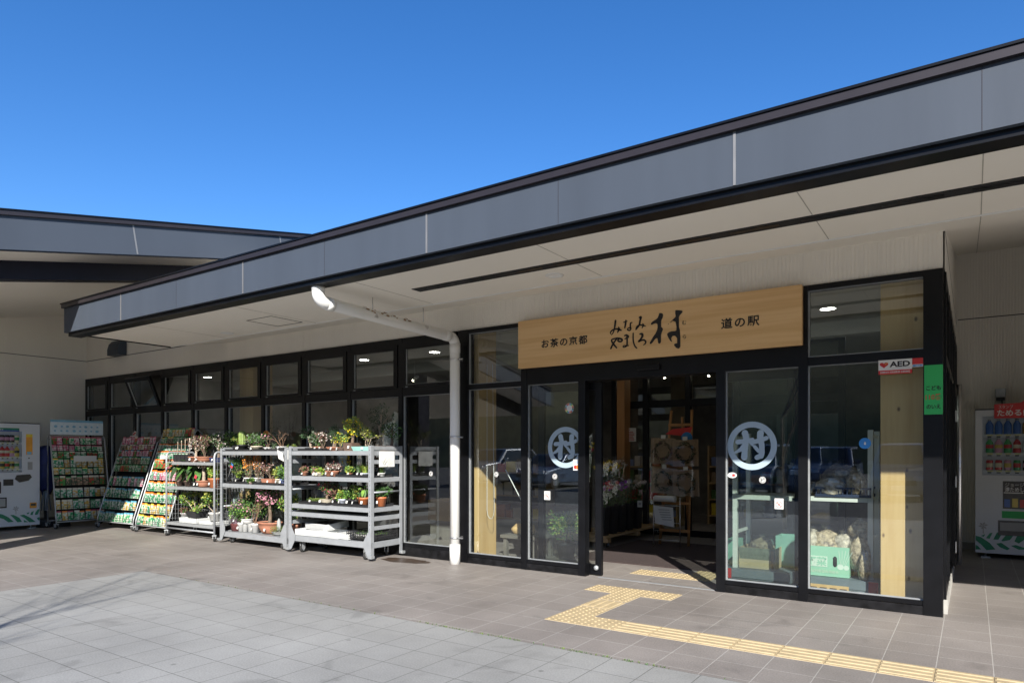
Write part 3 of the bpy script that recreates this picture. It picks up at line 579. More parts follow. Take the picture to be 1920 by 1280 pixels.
# ================================================================== TROLLEYS
def caster(parent, x, y, ztop, r, swivel=0, name='caster'):
    f = MB(); T = Matrix.Translation((x, y, 0)) @ Matrix.Rotation(swivel, 4, 'Z')
    f.box(-.03, -.03, ztop - .012, .03, .03, ztop, T); f.box(-.024, -.03 * 0 - .02, r, -.018, .03, ztop - .012, T); f.box(.018, -.02, r, .024, .03, ztop - .012, T)
    o = f.build(name, 'galv', parent)
    m = MB(); b = len(m.v); n = 18; prof = [(r * .5, -.016), (r * .92, -.016), (r, -.009), (r, .009), (r * .92, .016), (r * .5, .016)]
    for q, z in prof:
        for k in range(n):
            a = 2 * pi * k / n; m.v.append(tuple(T @ Vector((z, q * cos(a) + .01, q * sin(a) + r))))
    for i in range(len(prof) - 1):
        for k in range(n): j = (k + 1) % n; m.face([b + i * n + k, b + i * n + j, b + (i + 1) * n + j, b + (i + 1) * n + k], True)
    m.build('wheel', 'rubber', o)
    h = MB(); 
    for z in (-.0165, .0165): h.poly([tuple(T @ Vector((z, r * .5 * cos(2 * pi * k / 12) + .01, r * .5 * sin(2 * pi * k / 12) + r))) for k in range(12)])
    h.tube([T @ Vector((-.03, .01, r)), T @ Vector((.03, .01, r))], .006, 6); h.build('hub', 'alu', o)
    return o
def flower_cart(label, x0, y0, rz, Wd, D, H, shelves, base, extra=()):
    t = thing('plant_trolley', label, 'trolley', (x0, y0, 0), rz, 'plant trolleys in front of the shop windows')
    for px in (0, Wd):
        for py in (0, D):
            sx, sy = (1 if px == 0 else -1), (1 if py == 0 else -1)
            p = MB(); p.box(min(px, px + sx * .05), min(py, py + sy * .006), .05, max(px, px + sx * .05), max(py, py + sy * .006), H).box(min(px, px + sx * .006), min(py + sy * .006, py + sy * .05), .05, max(px, px + sx * .006), max(py + sy * .006, py + sy * .05), H)
            z = .3; yy = py - sy * .0006
            o = p.build('post', 'alu', t)
            hl = MB(); z = .34
            while z < H - .05: hl.box(px + sx * .022, yy - .0004, z, px + sx * .028, yy + .0004, z + .012); z += .055
            hl.build('slots', 'dark_gap', o)
            if py == 0:
                MB().prism([(px - sx * .0, .05), (px + sx * .055, .05), (px + sx * .13, .17), (px + sx * .13, .24), (px + sx * .055, .36), (px - sx * .0, .36)], lambda u, v, w_: (u, w_, v), -.005, -.001).build('gusset', 'alu', o)
            MB().box(px - .03, py - .03, .035, px + .03, py + .03, .07).build('foot', 'galv', o)
    for z in shelves:
        s = MB(); s.box(.052, .008, z - .055, Wd - .052, .02, z).box(.052, D - .02, z - .055, Wd - .052, D - .008, z).box(.008, .052, z - .055, .02, D - .052, z).box(Wd - .02, .052, z - .055, Wd - .008, D - .052, z).box(.021, .021, z - .012, Wd - .021, D - .021, z - .004)
        s.build('shelf', 'alu', t)
    s = MB().box(.0, .006, base - .075, Wd, .03, base).box(.0, D - .03, base - .075, Wd, D - .006, base).box(.006, .03, base - .075, .03, D - .03, base).box(Wd - .03, .03, base - .075, Wd - .006, D - .03, base).box(.031, .031, base - .02, Wd - .031, D - .031, base - .004)
    s.build('base', 'alu', t)
    for z, r in extra:
        for x in (.012, Wd - .012):
            r_ = MB()
            if r: r_.tube([(x, .04, z), (x, D - .04, z)], .012, 8)
            else: r_.box(x - .006, .05, z - .025, x + .006, D - .05, z + .025)
            r_.build('rung', 'alu', t)
    for x, y, a in ((.17, .09, .1), (Wd - .16, .07, -.2), (.2, D - .1, .5), (Wd - .2, D - .09, .6)): caster(t, x, y, base - .076, .052, a)
    return t
CA = flower_cart('large aluminium plant trolley with a white card, nearest the drain pipe', -7.57, -.675, radians(1.6), 1.55, .58, 1.45, (1.385, 1.045, .665, .555), .235, ((1.42, 0), (1.245, 0), (.86, 1), (.41, 0)))
MB().box(1.551, .14, 1.18, 1.556, .42, 1.38).build('card', 'sign_white', CA); MB().box(-.01, -.012, 1.27, .0, -.008, 1.40, Matrix.Rotation(0, 4, 'X')).build('label_card', 'paper', CA)
CB = flower_cart('aluminium plant trolley with orange blossom, standing between the other two', -9.27, -.62, radians(-.5), 1.60, .58, 1.43, (1.385, .90), .175, ((1.42, 0), (1.25, 0), (.55, 1)))
tg = MB().prism([(-.10, 1.405), (.02, 1.36), (.05, 1.24), (-.07, 1.28)], lambda u, v, w_: (1.5 + u, -.006 + w_, v), -.002, 0); tg.build('label_card', 'paper', CB)
# tubular trolley with mesh ends
CC = thing('plant_trolley', 'narrow tube-framed plant trolley with wire mesh ends beside the seed stand', 'trolley', (-10.78, -.62, 0), radians(0), 'plant trolleys in front of the shop windows'); Wc, Dc = 1.36, .5
for x in (0, Wc):
    MB().tube([(x, 0, .09), (x, 0, 1.30), (x, .012, 1.345), (x, .045, 1.37), (x, Dc - .05, 1.37), (x, Dc - .012, 1.345), (x, Dc, 1.30), (x, Dc, .09)], .0165, 10).build('end_frame', 'alu', CC)
    ms = MB()
    for k in range(9): ms.tube([(x, .05 + k * .05, .25), (x, .05 + k * .05, 1.34)], .0022, 4, False)
    for k in range(15): ms.tube([(x, .01, .28 + k * .075), (x, Dc - .01, .28 + k * .075)], .0022, 4, False)
    ms.build('wire_mesh', 'galv', CC)
ms = MB()
for k in range(18): ms.tube([(.06 + k * .073, Dc, .25), (.06 + k * .073, Dc, 1.2)], .0022, 4, False)
for k in range(9): ms.tube([(0, Dc, .3 + k * .11), (Wc, Dc, .3 + k * .11)], .003, 4, False)
ms.build('back_mesh', 'galv', CC)
for z in (1.215, .815, .235): MB().box(.02, .0, z - .045, Wc - .02, .012, z).box(.02, Dc - .012, z - .045, Wc - .02, Dc, z).box(.02, .012, z - .012, Wc - .02, Dc - .012, z - .004).build('shelf', 'galv', CC)
MB().tube([(0, 0, .135), (Wc, 0, .135)], .014, 8).build('rail', 'alu', CC)
for x in (0.0, Wc):
    for y in (0, Dc): caster(CC, x, y, .10, .046, .9)
# ================================================================== SEED STANDS
HEAD = {'orange': (.80, .22, .03), 'sky-blue': (.12, .40, .55), 'crimson': (.42, .06, .12), 'green': (.05, .26, .08), 'yellow': (.75, .55, .06), 'cream': (.70, .66, .52)}
BODY = {'green-white': ((.60, .64, .58), (.02, .28, .12)), 'red-mixed': ((.62, .05, .05), (.06, .30, .07)), 'leaf-green': ((.03, .34, .12), (.60, .64, .52)), 'golden': ((.66, .42, .08), (.62, .64, .55)), 'pink': ((.66, .14, .26), (.70, .62, .62)), 'dark-green': ((.07, .12, .07), (.45, .30, .20))}
def packmat(hn, bn):
    nm = hn + bn
    if nm in MATS: return MATS[nm]
    m, N, L, P = newmat(nm); P.inputs['Roughness'].default_value = .38
    tc = N.new('ShaderNodeTexCoord'); oi = N.new('ShaderNodeObjectInfo'); sp = N.new('ShaderNodeSeparateXYZ'); L.new(tc.outputs['Generated'], sp.inputs[0])
    ad = N.new('ShaderNodeVectorMath'); ad.operation = 'ADD'; L.new(tc.outputs['Object'], ad.inputs[0]); L.new(oi.outputs['Random'], ad.inputs[1])
    vo = N.new('ShaderNodeTexNoise'); vo.inputs['Scale'].default_value = 26; vo.inputs['Detail'].default_value = 3; L.new(ad.outputs[0], vo.inputs['Vector'])
    a, b = BODY[bn]; cr = N.new('ShaderNodeValToRGB'); cr.color_ramp.elements[0].position = .44; cr.color_ramp.elements[1].position = .56; cr.color_ramp.elements[0].color = rgb(a); cr.color_ramp.elements[1].color = rgb(b); L.new(vo.outputs[0], cr.inputs[0])
    r2 = N.new('ShaderNodeValToRGB'); r2.color_ramp.interpolation = 'CONSTANT'; e = r2.color_ramp.elements; e[0].color = (0, 0, 0, 1); e[1].position = .84; e[1].color = (1, 1, 1, 1); L.new(sp.outputs[2], r2.inputs[0])
    wr = N.new('ShaderNodeValToRGB'); wr.color_ramp.interpolation = 'CONSTANT'; e = wr.color_ramp.elements; e[0].color = (0, 0, 0, 1); e[1].position = .80; e[1].color = (1, 1, 1, 1); L.new(sp.outputs[2], wr.inputs[0])
    m1 = N.new('ShaderNodeMix'); m1.data_type = 'RGBA'; L.new(wr.outputs[0], m1.inputs[0]); L.new(cr.outputs[0], m1.inputs[6]); m1.inputs[7].default_value = (.60, .58, .50, 1)
    m2 = N.new('ShaderNodeMix'); m2.data_type = 'RGBA'; L.new(r2.outputs[0], m2.inputs[0]); L.new(m1.outputs[2], m2.inputs[6]); m2.inputs[7].default_value = rgb(HEAD[hn])
    pp = N.new('ShaderNodeMath'); pp.operation = 'PINGPONG'; pp.inputs[1].default_value = .5; L.new(sp.outputs[0], pp.inputs[0])
    ed = N.new('ShaderNodeMapRange'); ed.inputs[1].default_value = .03; ed.inputs[2].default_value = .09; ed.inputs[3].default_value = .5; L.new(pp.outputs[0], ed.inputs[0])
    br = N.new('ShaderNodeMapRange'); br.inputs[3].default_value = .78; br.inputs[4].default_value = 1.1; L.new(oi.outputs['Random'], br.inputs[0])
    mm = N.new('ShaderNodeMath'); mm.operation = 'MULTIPLY'; L.new(ed.outputs[0], mm.inputs[0]); L.new(br.outputs[0], mm.inputs[1])
    m3 = N.new('ShaderNodeMix'); m3.data_type = 'RGBA'; m3.blend_type = 'MULTIPLY'; m3.inputs[0].default_value = 1; L.new(m2.outputs[2], m3.inputs[6]); L.new(mm.outputs[0], m3.inputs[7]); L.new(m3.outputs[2], P.inputs['Base Color'])
    return m
PK = {}
ORD = ['lowest', 'second', 'third', 'fourth', 'fifth', 'sixth', 'seventh', 'eighth', 'ninth', 'tenth', 'eleventh']
def packet(hn, bn, mat, label, grp, w_=.085, h_=.13):
    key = (hn, bn, w_, h_)
    if key not in PK:
        me = MB().box(-w_ / 2, -.004, 0, w_ / 2, .004, h_); o = me.build('seed_packet', packmat(hn, bn)); PK[key] = o
    else: o = PK[key].copy(); COL.objects.link(o)
    o.matrix_world = mat; tag(o, label, 'seed packet', grp); return o
def seed_stand(label, short, x0, y0, rz, Wd, tiers, pal, D=.55, H=1.65, step=.1, arch=False):
    t = thing('seed_stand', label, 'display stand', (x0, y0, 0), rz, 'seed packet stands'); rd = random.Random(hash(short) % 1000 if 0 else len(short) * 7)
    TR = Matrix.Translation((x0, y0, 0)) @ Matrix.Rotation(rz, 4, 'Z')
    yt = lambda z: .02 + (z - .1) / (H - .1) * (D - .12)
    for x in (0, Wd):
        MB().tube([(x, 0, .09), (x, .01, .2), (x, yt(H) - .03, H - .03), (x, yt(H) + .02, H + .02), (x, D, H - .04), (x, D, .09)], .012, 8).build('side_frame', 'galv', t)
    MB().tube([(0, 0, .12), (Wd, 0, .12)], .01, 8).tube([(0, D, .12), (Wd, D, .12)], .01, 8).tube([(0, D, H - .05), (Wd, D, H - .05)], .01, 8).build('rail', 'galv', t)
    MB().prism([(.06, .16), (yt(H) + .06, H - .02), (yt(H) + .07, H - .02), (.07, .16)], lambda u, v, w_: (w_, u, v), .015, Wd - .015).build('back_panel', 'black_metal', t)
    for x in (0, Wd):
        for y in (0, D): caster(t, x, y, .09, .04, .3)
    for i, z in enumerate(tiers):
        y = yt(z); wb = MB()
        for zz in (.0, .035, .07): wb.tube([(.01, y - .02, z + zz), (Wd - .01, y - .02, z + zz)], .0022, 4, False)
        k = 0
        while k * .06 < Wd - .02: wb.tube([(.015 + k * .06, y - .02, z), (.015 + k * .06, y - .02, z + .07)], .0015, 4, False); k += 1
        wb.box(.015, y - .02, z - .004, Wd - .015, y + .06, z); wb.build('wire_tier', 'black_metal', t)
        hs, bsd = pal[i % len(pal)]; x = .05
        while x < Wd - .035:
            hn, bn = rd.choice(hs), rd.choice(bsd); gap = (tiers[i + 1] if i + 1 < len(tiers) else z + .15) - z; hgt = round(min(.172, gap * .93), 2) * (1 if rd.random() < .8 else .9)
            for dep in (0,):
                m = TR @ Matrix.Translation((x + rd.uniform(-.004, .004), y - .010 + dep * .022, z + .004 + dep * .012)) @ Matrix.Rotation(-.16 + rd.uniform(-.03, .03), 4, 'X') @ Matrix.Rotation(rd.gauss(0, .03), 4, 'Y')
                packet(hn, bn, m, '%s-headed %s seed packet in the %s tier of the %s' % (hn, bn, ORD[i], short), 'seed packets on the stands', .088, hgt)
            x += .095
    return t
s1 = seed_stand('tall seed stand in shade with a pale blue header board', 'header board stand', -13.38, -1.20, radians(86), .90, (.14, .34, .55, .77, .97, 1.10, 1.27, 1.40, 1.52),
  [(['orange', 'cream', 'crimson'], ['green-white', 'leaf-green', 'golden']), (['cream', 'green'], ['green-white', 'golden', 'leaf-green']), (['cream'], ['golden', 'green-white']), (['cream', 'green'], ['dark-green', 'red-mixed']), (['yellow', 'green'], ['leaf-green', 'golden']), (['green', 'yellow'], ['green-white', 'golden']), (['green', 'cream'], ['red-mixed', 'leaf-green']), (['crimson'], ['pink', 'leaf-green']), (['crimson'], ['red-mixed', 'leaf-green', 'pink'])], D=.42, H=1.66)
hb_ = MB().box(.0, .30, 1.70, .88, .312, 1.97).build('header_board', 'poster_pale', s1)
MB().box(.0, .2985, 1.93, .88, .2995, 1.97).build('header_band', 'poster_blue', hb_)
hx = MB(); rq = random.Random(4)
for k in range(16): hx.disc((.08 + (k % 8) * .10 + rq.uniform(-.01, .01), .2988, 1.77 + (k // 8) * .08), rq.uniform(.018, .032), 'Y', 10, .8)
hx.build('header_picture', 'poster_blue', hb_)
MB().box(.32, .12, 1.205, .70, .13, 1.31).build('price_card', 'paper', s1)
seed_stand('seed stand with sky blue packet rows, half lit between its neighbours', 'half lit stand', -13.05, -.66, radians(4), 1.12, (.13, .34, .55, .76, 1.02, 1.16, 1.30, 1.42, 1.52),
  [(['sky-blue'], ['leaf-green', 'green-white']), (['sky-blue'], ['leaf-green', 'green-white', 'golden']), (['sky-blue', 'cream'], ['leaf-green', 'green-white']), (['cream', 'sky-blue'], ['green-white', 'leaf-green', 'pink']), (['green'], ['leaf-green', 'red-mixed']), (['sky-blue', 'green'], ['leaf-green', 'dark-green']), (['sky-blue', 'crimson'], ['pink', 'red-mixed']), (['cream'], ['golden', 'dark-green', 'pink']), (['cream', 'crimson'], ['red-mixed', 'pink'])], D=.58, H=1.58)
s3 = seed_stand('sunlit seed stand with orange packet rows beside the narrow trolley', 'sunlit stand', -11.77, -.62, radians(2), .96, (.13, .32, .51, .70, .89, 1.09, 1.26, 1.40, 1.53, 1.65),
  [(['orange', 'yellow'], ['green-white', 'golden', 'leaf-green']), (['orange', 'yellow'], ['leaf-green', 'green-white', 'golden']), (['orange', 'yellow'], ['leaf-green', 'green-white']), (['orange'], ['leaf-green', 'green-white']), (['orange'], ['pink', 'green-white']), (['orange'], ['red-mixed', 'pink', 'red-mixed']), (['orange'], ['green-white', 'leaf-green']), (['orange'], ['green-white']), (['green', 'yellow'], ['dark-green', 'leaf-green']), (['green', 'yellow', 'crimson'], ['leaf-green', 'red-mixed', 'golden'])], D=.62, H=1.74)
MB().prism([(0, 0), (.24, .01), (.25, .07), (.02, .075)], lambda u, v, w_: (.36 + u, .22 + w_, 1.25 + v), 0, .004).build('price_card', 'paper', s3)
PD = thing('price_sign', 'cross of small white price cards above the half lit seed stand', 'sign', (-12.82, -.12, 1.58))
for x, z in ((0, .0), (0, .085), (-.09, .03), (.09, .03), (.045, .11)):
    c = MB().box(x - .042, -.003, z, x + .042, 0, z + .078).build('card', 'paper', PD); MB().box(x - .03, -.0036, z + .03, x + .025, -.0031, z + .062).build('price_mark', 'text_red', c)
MB().tube([(0, .004, -.1), (0, .004, .1)], .004, 6).build('stem', 'galv', PD)
# ================================================================== VENDING MACHINES
M('vend_white', (.62, .645, .68), .3, var=.02); M('vend_inside', (.55, .58, .62), .5); M('vend_dark', (.03, .03, .035), .25); M('price_strip', (.70, .66, .25), .5, var=.3, scale=60); M('tea_green', (.02, .22, .11), .45); M('tea_blue', (.03, .08, .35), .45); M('panel_orange', (.80, .35, .04), .45)
DC = [M('drink_red', (.50, .02, .02), .25), M('drink_amber', (.42, .22, .03), .25), M('drink_black', (.03, .025, .02), .25), M('drink_green', (.05, .30, .08), .25), M('drink_blue', (.04, .12, .40), .25), M('drink_pink', (.62, .30, .42), .25), M('drink_cream', (.70, .64, .45), .25), M('drink_clear', (.55, .62, .62), .1), M('drink_gold', (.62, .48, .08), .25)]
def drink_proto(kind, ci):
    k = ('drink', kind, ci)
    if k in PK: return PK[k]
    mb = MB()
    if kind == 'can': mb.lathe([(.024, 0), (.027, .006), (.027, .098), (.022, .108)], n=12)
    else: mb.lathe([(.028, 0), (.030, .008), (.030, .055), (.028, .06), (.030, .065), (.030, .115), (.026, .135), (.012, .165), (.012, .172)], n=12)
    mb.mi = 1; h = .03 if kind == 'can' else .06; mb.lathe([(.0276 if kind == 'can' else .0308, h), (.0276 if kind == 'can' else .0308, h + .045)], n=12, cap=False)
    if kind == 'bottle': mb.mi = 2; mb.lathe([(.013, .172), (.013, .19)], n=10)
    o = mb.build('drink', [DC[ci], DC[(ci * 4 + 6) % 9], 'sticker_grey']); PK[k] = o; COL.objects.unlink(o); return o
def vending(label, loc, rz, Wd, Dp, H, rows, glass):
    t = thing('vending_machine', label, 'vending machine', loc, rz); gx0, gx1, gz0, gz1 = glass
    b = MB().box(0, .05, .07, Wd, Dp, H).box(0, 0, .07, gx0, .05, H).box(gx1, 0, .07, Wd, .05, H).box(gx0, 0, gz1, gx1, .05, H).box(gx0, 0, .07, gx1, .05, gz0); b.build('body', 'vend_white', t)
    bx('roof_panel', 'vend_dark', t, -.004, .0, H + .001, Wd + .004, Dp, H + .018)
    for x in (.06, Wd - .16): MB().box(x, .03, 0, x + .1, .13, .02).tube([(x + .05, .08, .02), (x + .05, .08, .07)], .015, 8).build('foot', 'galv', t)
    MB().poly([(gx0, .049, gz0), (gx1, .049, gz0), (gx1, .049, gz1), (gx0, .049, gz1)]).build('display_back', 'vend_inside', t)
    MB().poly([(gx0, .002, gz0), (gx1, .002, gz0), (gx1, .002, gz1), (gx0, .002, gz1)]).build('display_glass', 'vending_glass', t)
    for z, kind, seq in rows:
        s = MB().box(gx0 + .002, .008, z - .045, gx1 - .002, .046, z - .002); s.mi = 1; n = len(seq); stp = (gx1 - gx0 - .06) / n
        for k in range(n): s.box(gx0 + .05 + k * stp, .006, z - .022, gx0 + .03 + (k + .85) * stp, .0075, z - .006)
        s.mi = 2
        for k in range(n): s.box(gx0 + .055 + k * stp, .004, z - .042, gx0 + .02 + (k + .8) * stp, .0077, z - .027)
        s.build('drink_shelf', ['vend_white', 'price_strip', 'vend_dark'], t)
        for k, c in enumerate(seq): 
            o = drink_proto(kind, c); q = o.copy(); COL.objects.link(q); q.parent = t; q.location = (gx0 + .03 + stp * (k + .5), .03, z); q.scale = (1.35, .6, 1.18 if kind == 'can' else 1.0)
    return t
TEA_A = [[(0.372, 0.33), (0.493, 0.289), (0.575, 0.235), (0.657, 0.148), (0.575, 0.146), (0.507, 0.208), (0.372, 0.267)], [(0.602, 0.273), (0.657, 0.269), (0.741, 0.214), (0.783, 0.137), (0.713, 0.135), (0.657, 0.212)], [(0.748, 0.254), (0.811, 0.266), (0.91, 0.201), (0.997, 0.119), (0.896, 0.12), (0.825, 0.199)], [(0.808, 0.171), (0.885, 0.124), (0.814, 0.126)], [(0.853, 0.287), (0.896, 0.301), (0.889, 0.276), (0.868, 0.265)], [(0.925, 0.299), (0.968, 0.32), (0.946, 0.247), (0.91, 0.25)], [(0.99, 0.286), (1.026, 0.341), (1.059, 0.355), (1.059, 0.314), (1.026, 0.25), (0.982, 0.245)], [(1.011, 0.185), (1.059, 0.206), (1.059, 0.139), (1.033, 0.15)]]
TEA_B = [[(-0.003, 0.287), (0.06, 0.272), (0.152, 0.204), (0.213, 0.124), (0.121, 0.107), (0.06, 0.178), (-0.003, 0.23)], [(-0.003, 0.169), (0.029, 0.153), (0.063, 0.112), (-0.003, 0.107)], [(0.06, 0.287), (0.106, 0.313), (0.091, 0.278)], [(0.114, 0.261), (0.152, 0.326), (0.183, 0.337), (0.152, 0.256)], [(0.19, 0.248), (0.228, 0.34), (0.297, 0.363), (0.244, 0.251)], [(0.274, 0.24), (0.349, 0.357), (0.438, 0.381), (0.364, 0.256), (0.289, 0.232)], [(0.409, 0.241), (0.438, 0.317), (0.506, 0.367), (0.585, 0.381), (0.526, 0.286), (0.453, 0.217)], [(0.221, 0.199), (0.274, 0.213), (0.364, 0.145), (0.334, 0.124), (0.259, 0.156)], [(0.371, 0.183), (0.423, 0.196), (0.556, 0.151), (0.453, 0.139)]]
def tea_hills(t, shapes, Wd):
    for P in shapes:
        MB().poly([(min(max(x, .004), Wd - .004), -.0014, max(z, .085)) for x, z in P]).build('tea_field_print', 'tea_green', t)
def palm(t, x, z):
    pm = MB().poly([(x - .006, -.0015, z), (x + .006, -.0015, z), (x + .005, -.0015, z + .1), (x - .004, -.0015, z + .1)])
    for k in range(6):
        a = .3 + k * 1.02; c, s = cos(a), sin(a); pm.poly([(x, -.0016 - k * .0001, z + .1), (x + .03 * c - .012 * s, -.0016 - k * .0001, z + .1 + .03 * s + .012 * c), (x + .055 * c, -.0016 - k * .0001, z + .1 + .05 * s), (x + .03 * c + .012 * s, -.0016 - k * .0001, z + .1 + .03 * s - .012 * c)])
    pm.build('palm_print', 'sticker_grey', t)
VL = vending('white drink vending machine with green and blue header beside the seed stand', (-13.80, -2.36, 0), radians(90), 1.06, .72, 1.88, [(1.55, 'can', [1, 8, 8, 1, 8, 2, 2, 2, 6]), (1.30, 'bottle', [4, 3, 4, 4, 0, 0, 0, 5, 8]), (1.09, 'can', [0, 2, 6, 8, 6, 8, 3, 8, 6])], (.06, .78, 1.02, 1.74))
bx('header_stripe', 'tea_green', VL, .06, -.004, 1.765, .74, .0, 1.80); bx('header_stripe', 'tea_blue', VL, .06, -.004, 1.74, .74, .0, 1.764)
text('ITO EN', .042, 'sign_white', (.385, -.0045, 1.772), VL, width=.22)
bx('side_poster', 'panel_orange', VL, .845, -.003, 1.33, .945, 0, 1.70); bx('side_poster_head', 'sign_yellow', VL, .845, -.0036, 1.645, .945, -.0031, 1.698); bx('side_poster_foot', 'poster_blue', VL, .86, -.0036, 1.335, .93, -.0031, 1.385)
bx('card_reader', 'vend_dark', VL, .26, -.03, .66, .46, 0, .86, bevel=.006); bx('coin_panel', 'vend_dark', VL, .50, -.006, .79, .65, 0, .9); bx('bill_slot', 'vend_dark', VL, .28, -.006, .91, .44, 0, .96)
MB().prism([(.67, .90), (.70, .97), (.90, .98), (.93, .93), (.88, .87), (.74, .84)], lambda u, v, w_: (u, w_, v), -.02, 0).build('coin_slot', 'vend_dark', VL)
bx('price_notice', 'paper', VL, .02, -.002, .66, .2, 0, .98); bx('keyhole', 'vend_dark', VL, .88, -.004, 1.26, .90, 0, 1.28); bx('notice_sticker', 'sticker_grey', VL, .87, -.0025, 1.06, .945, 0, 1.2)
bx('delivery_flap', 'vend_dark', VL, .0 + .04, -.008, .40, .55, 0, .585); bx('flap_window', 'sticker_grey', VL, .06, -.0095, .425, .53, -.0082, .565); bx('return_cup', 'panel_orange', VL, .90, -.006, .37, 1.01, 0, .47, bevel=.004); bx('return_cup_slot', 'vend_dark', VL, .915, -.008, .41, .995, -.0062, .455)
tea_hills(VL, TEA_A, 1.06); palm(VL, .69, .28)
VR = vending('white drink vending machine with red topper in the shaded recess', (.232, 4.02, 0), 0, 1.05, .78, 1.91, [(1.60, 'bottle', [4, 4, 4, 4, 1, 1, 2, 3, 6]), (1.36, 'bottle', [3, 5, 3, 0, 7, 7, 2, 3, 4]), (1.14, 'can', [0, 0, 5, 3, 2, 2, 8, 6, 1])], (.075, .99, 1.075, 1.83))
tp_ = MB().prism([(.20, 1.80), (1.0, 1.80), (1.0, 2.09), (.72, 2.09), (.55, 2.05), (.47, 1.99), (.20, 1.98)], lambda u, v, w_: (u, w_, v), -.02, -.004).build('topper', 'sign_red', VR)
text('スタンプ', .05, 'sign_white', (.32, -.0215, 1.945), VR, width=.15); text('ためる!', .09, 'sign_white', (.37, -.0215, 1.868), VR, width=.28, fat=.002); text('Coke ON', .05, 'sign_white', (.70, -.0215, 2.045), VR, width=.2)
bx('stamp_card', 'sign_white', VR, .54, -.0225, 1.815, .78, -.0205, 1.94)
ps = bx('poster', 'drink_black', VR, .29, -.004, .65, .72, 0, 1.0); text('ジョージア', .06, 'sign_white', (.435, -.0045, .955), VR, width=.24); text('濃ためし缶', .06, 'sign_white', (.435, -.0045, .895), VR, width=.25, fat=.001); bx('poster_stripe', 'sign_white', VR, .30, -.0046, .845, .5, -.0041, .86)
mb = MB()
for k in range(5): mb.mi = k % 3; mb.box(.305 + .08 * k, -.0048, .67, .365 + .08 * k, -.0042, .77 + .012 * (k % 2))
mb.build('poster_picture', ['drink_blue', 'drink_gold', 'drink_red'], VR)
bx('notice_strip', 'sign_green', VR, .28, -.003, .53, .60, 0, .62); bx('delivery_flap', 'vend_dark', VR, .24, -.008, .31, .85, 0, .50); bx('flap_window', 'sticker_grey', VR, .26, -.0095, .37, .83, -.0082, .475)
tea_hills(VR, TEA_B, 1.05); palm(VR, .085, .32)
LB = thing('wall_lamp', 'small grey box lamp on the wall above the red-topped vending machine', 'lamp', (.52, 4.89, 2.18)); MB().box(-.06, -.12, -.06, .06, 0, .06).build('housing', 'galv', LB, bevel=.008); MB().box(-.05, -.11, -.10, .05, -.01, -.061).build('shade', 'black_metal', LB); MB().tube([(.02, -.02, -.1), (.02, -.015, -.3)], .008, 6).build('cable', 'black_metal', LB)
# blue covered banners beside the machine
M('navy_cloth', (.012, .022, .10), .75, var=.3, scale=8, bump=.3, bscale=25); M('grey_cloth', (.25, .27, .28), .8)
for k, (x, y, h, r) in enumerate(((-13.98, -1.13, 1.50, .17), (-13.86, -.93, 1.40, .13))):
    t = thing('folded_parasol', ['taller folded navy parasol against the vending machine', 'shorter folded navy parasol next to the shaded seed stand'][k], 'parasol', (x, y, 0), group='folded navy parasols')
    rk = random.Random(k); mb = MB(); n = 16; prof = [(.05, .62), (.10, .70), (.14, .95), (.16, 1.2), (.15, h - .1), (.09, h - .02), (.02, h)]
    for i, (q, z) in enumerate(prof):
        for j in range(n): f = 1 + .22 * (j % 2) + rk.uniform(-.12, .12); a = 2 * pi * j / n; mb.v.append((q * r / .16 * f * cos(a), q * r / .16 * f * sin(a), z + (rk.uniform(-.08, .08) if i == 0 else 0)))
    for i in range(len(prof) - 1):
        for j in range(n): m_ = (j + 1) % n; mb.face([i * n + j, i * n + m_, (i + 1) * n + m_, (i + 1) * n + j], True)
    mb.build('canopy', 'navy_cloth', t); MB().tube([(0, 0, .08), (0, 0, .9)], .02, 8).build('pole', 'alu', t)
    for a in range(4): MB().tube([(.03 * cos(a * 1.57), .03 * sin(a * 1.57), .75), (.08 * cos(a * 1.57), .08 * sin(a * 1.57), .3)], .012, 6).build('rib', 'grey_cloth', t)
    MB().lathe([(.15, 0), (.15, .12), (.13, .15), (.03, .16), (.03, .3)], n=16).build('base', 'rubber', t)
# ================================================================== PLANTS ON THE TROLLEYS
M('leaf_dark', (.025, .060, .018), .6, var=.45, scale=30); M('leaf_mid', (.060, .145, .030), .55, var=.45, scale=30); M('leaf_light', (.17, .31, .05), .5, var=.35, scale=30); M('leaf_yellow', (.33, .35, .06), .55, var=.35, scale=30)
M('leaf_grey', (.14, .17, .12), .65, var=.3, scale=30); M('leaf_maroon', (.14, .045, .045), .6, var=.4, scale=30); M('leaf_brown', (.20, .12, .075), .7, var=.4, scale=30); M('moss', (.10, .15, .025), .85, var=.5, scale=40)
M('needle', (.030, .075, .028), .6, var=.4, scale=30); M('needle_gold', (.19, .23, .035), .6, var=.4, scale=30)
M('petal_white', (.66, .58, .54), .6, var=.12, scale=40); M('petal_pink', (.58, .25, .33), .6, var=.2, scale=40); M('petal_pale', (.60, .42, .38), .6, var=.15, scale=40); M('petal_yellow', (.80, .60, .03), .55, var=.15, scale=40); M('petal_orange', (.78, .28, .03), .55, var=.2, scale=40); M('petal_red', (.60, .05, .08), .55, var=.2, scale=40); M('petal_purple', (.30, .06, .42), .6, var=.2, scale=40)
M('bark', (.16, .115, .08), .85, var=.4, scale=25, bump=.5, bscale=70); M('bark_pale', (.36, .29, .22), .85, var=.3, scale=25, bump=.4, bscale=70); M('twig', (.20, .12, .075), .8, var=.3, scale=30)
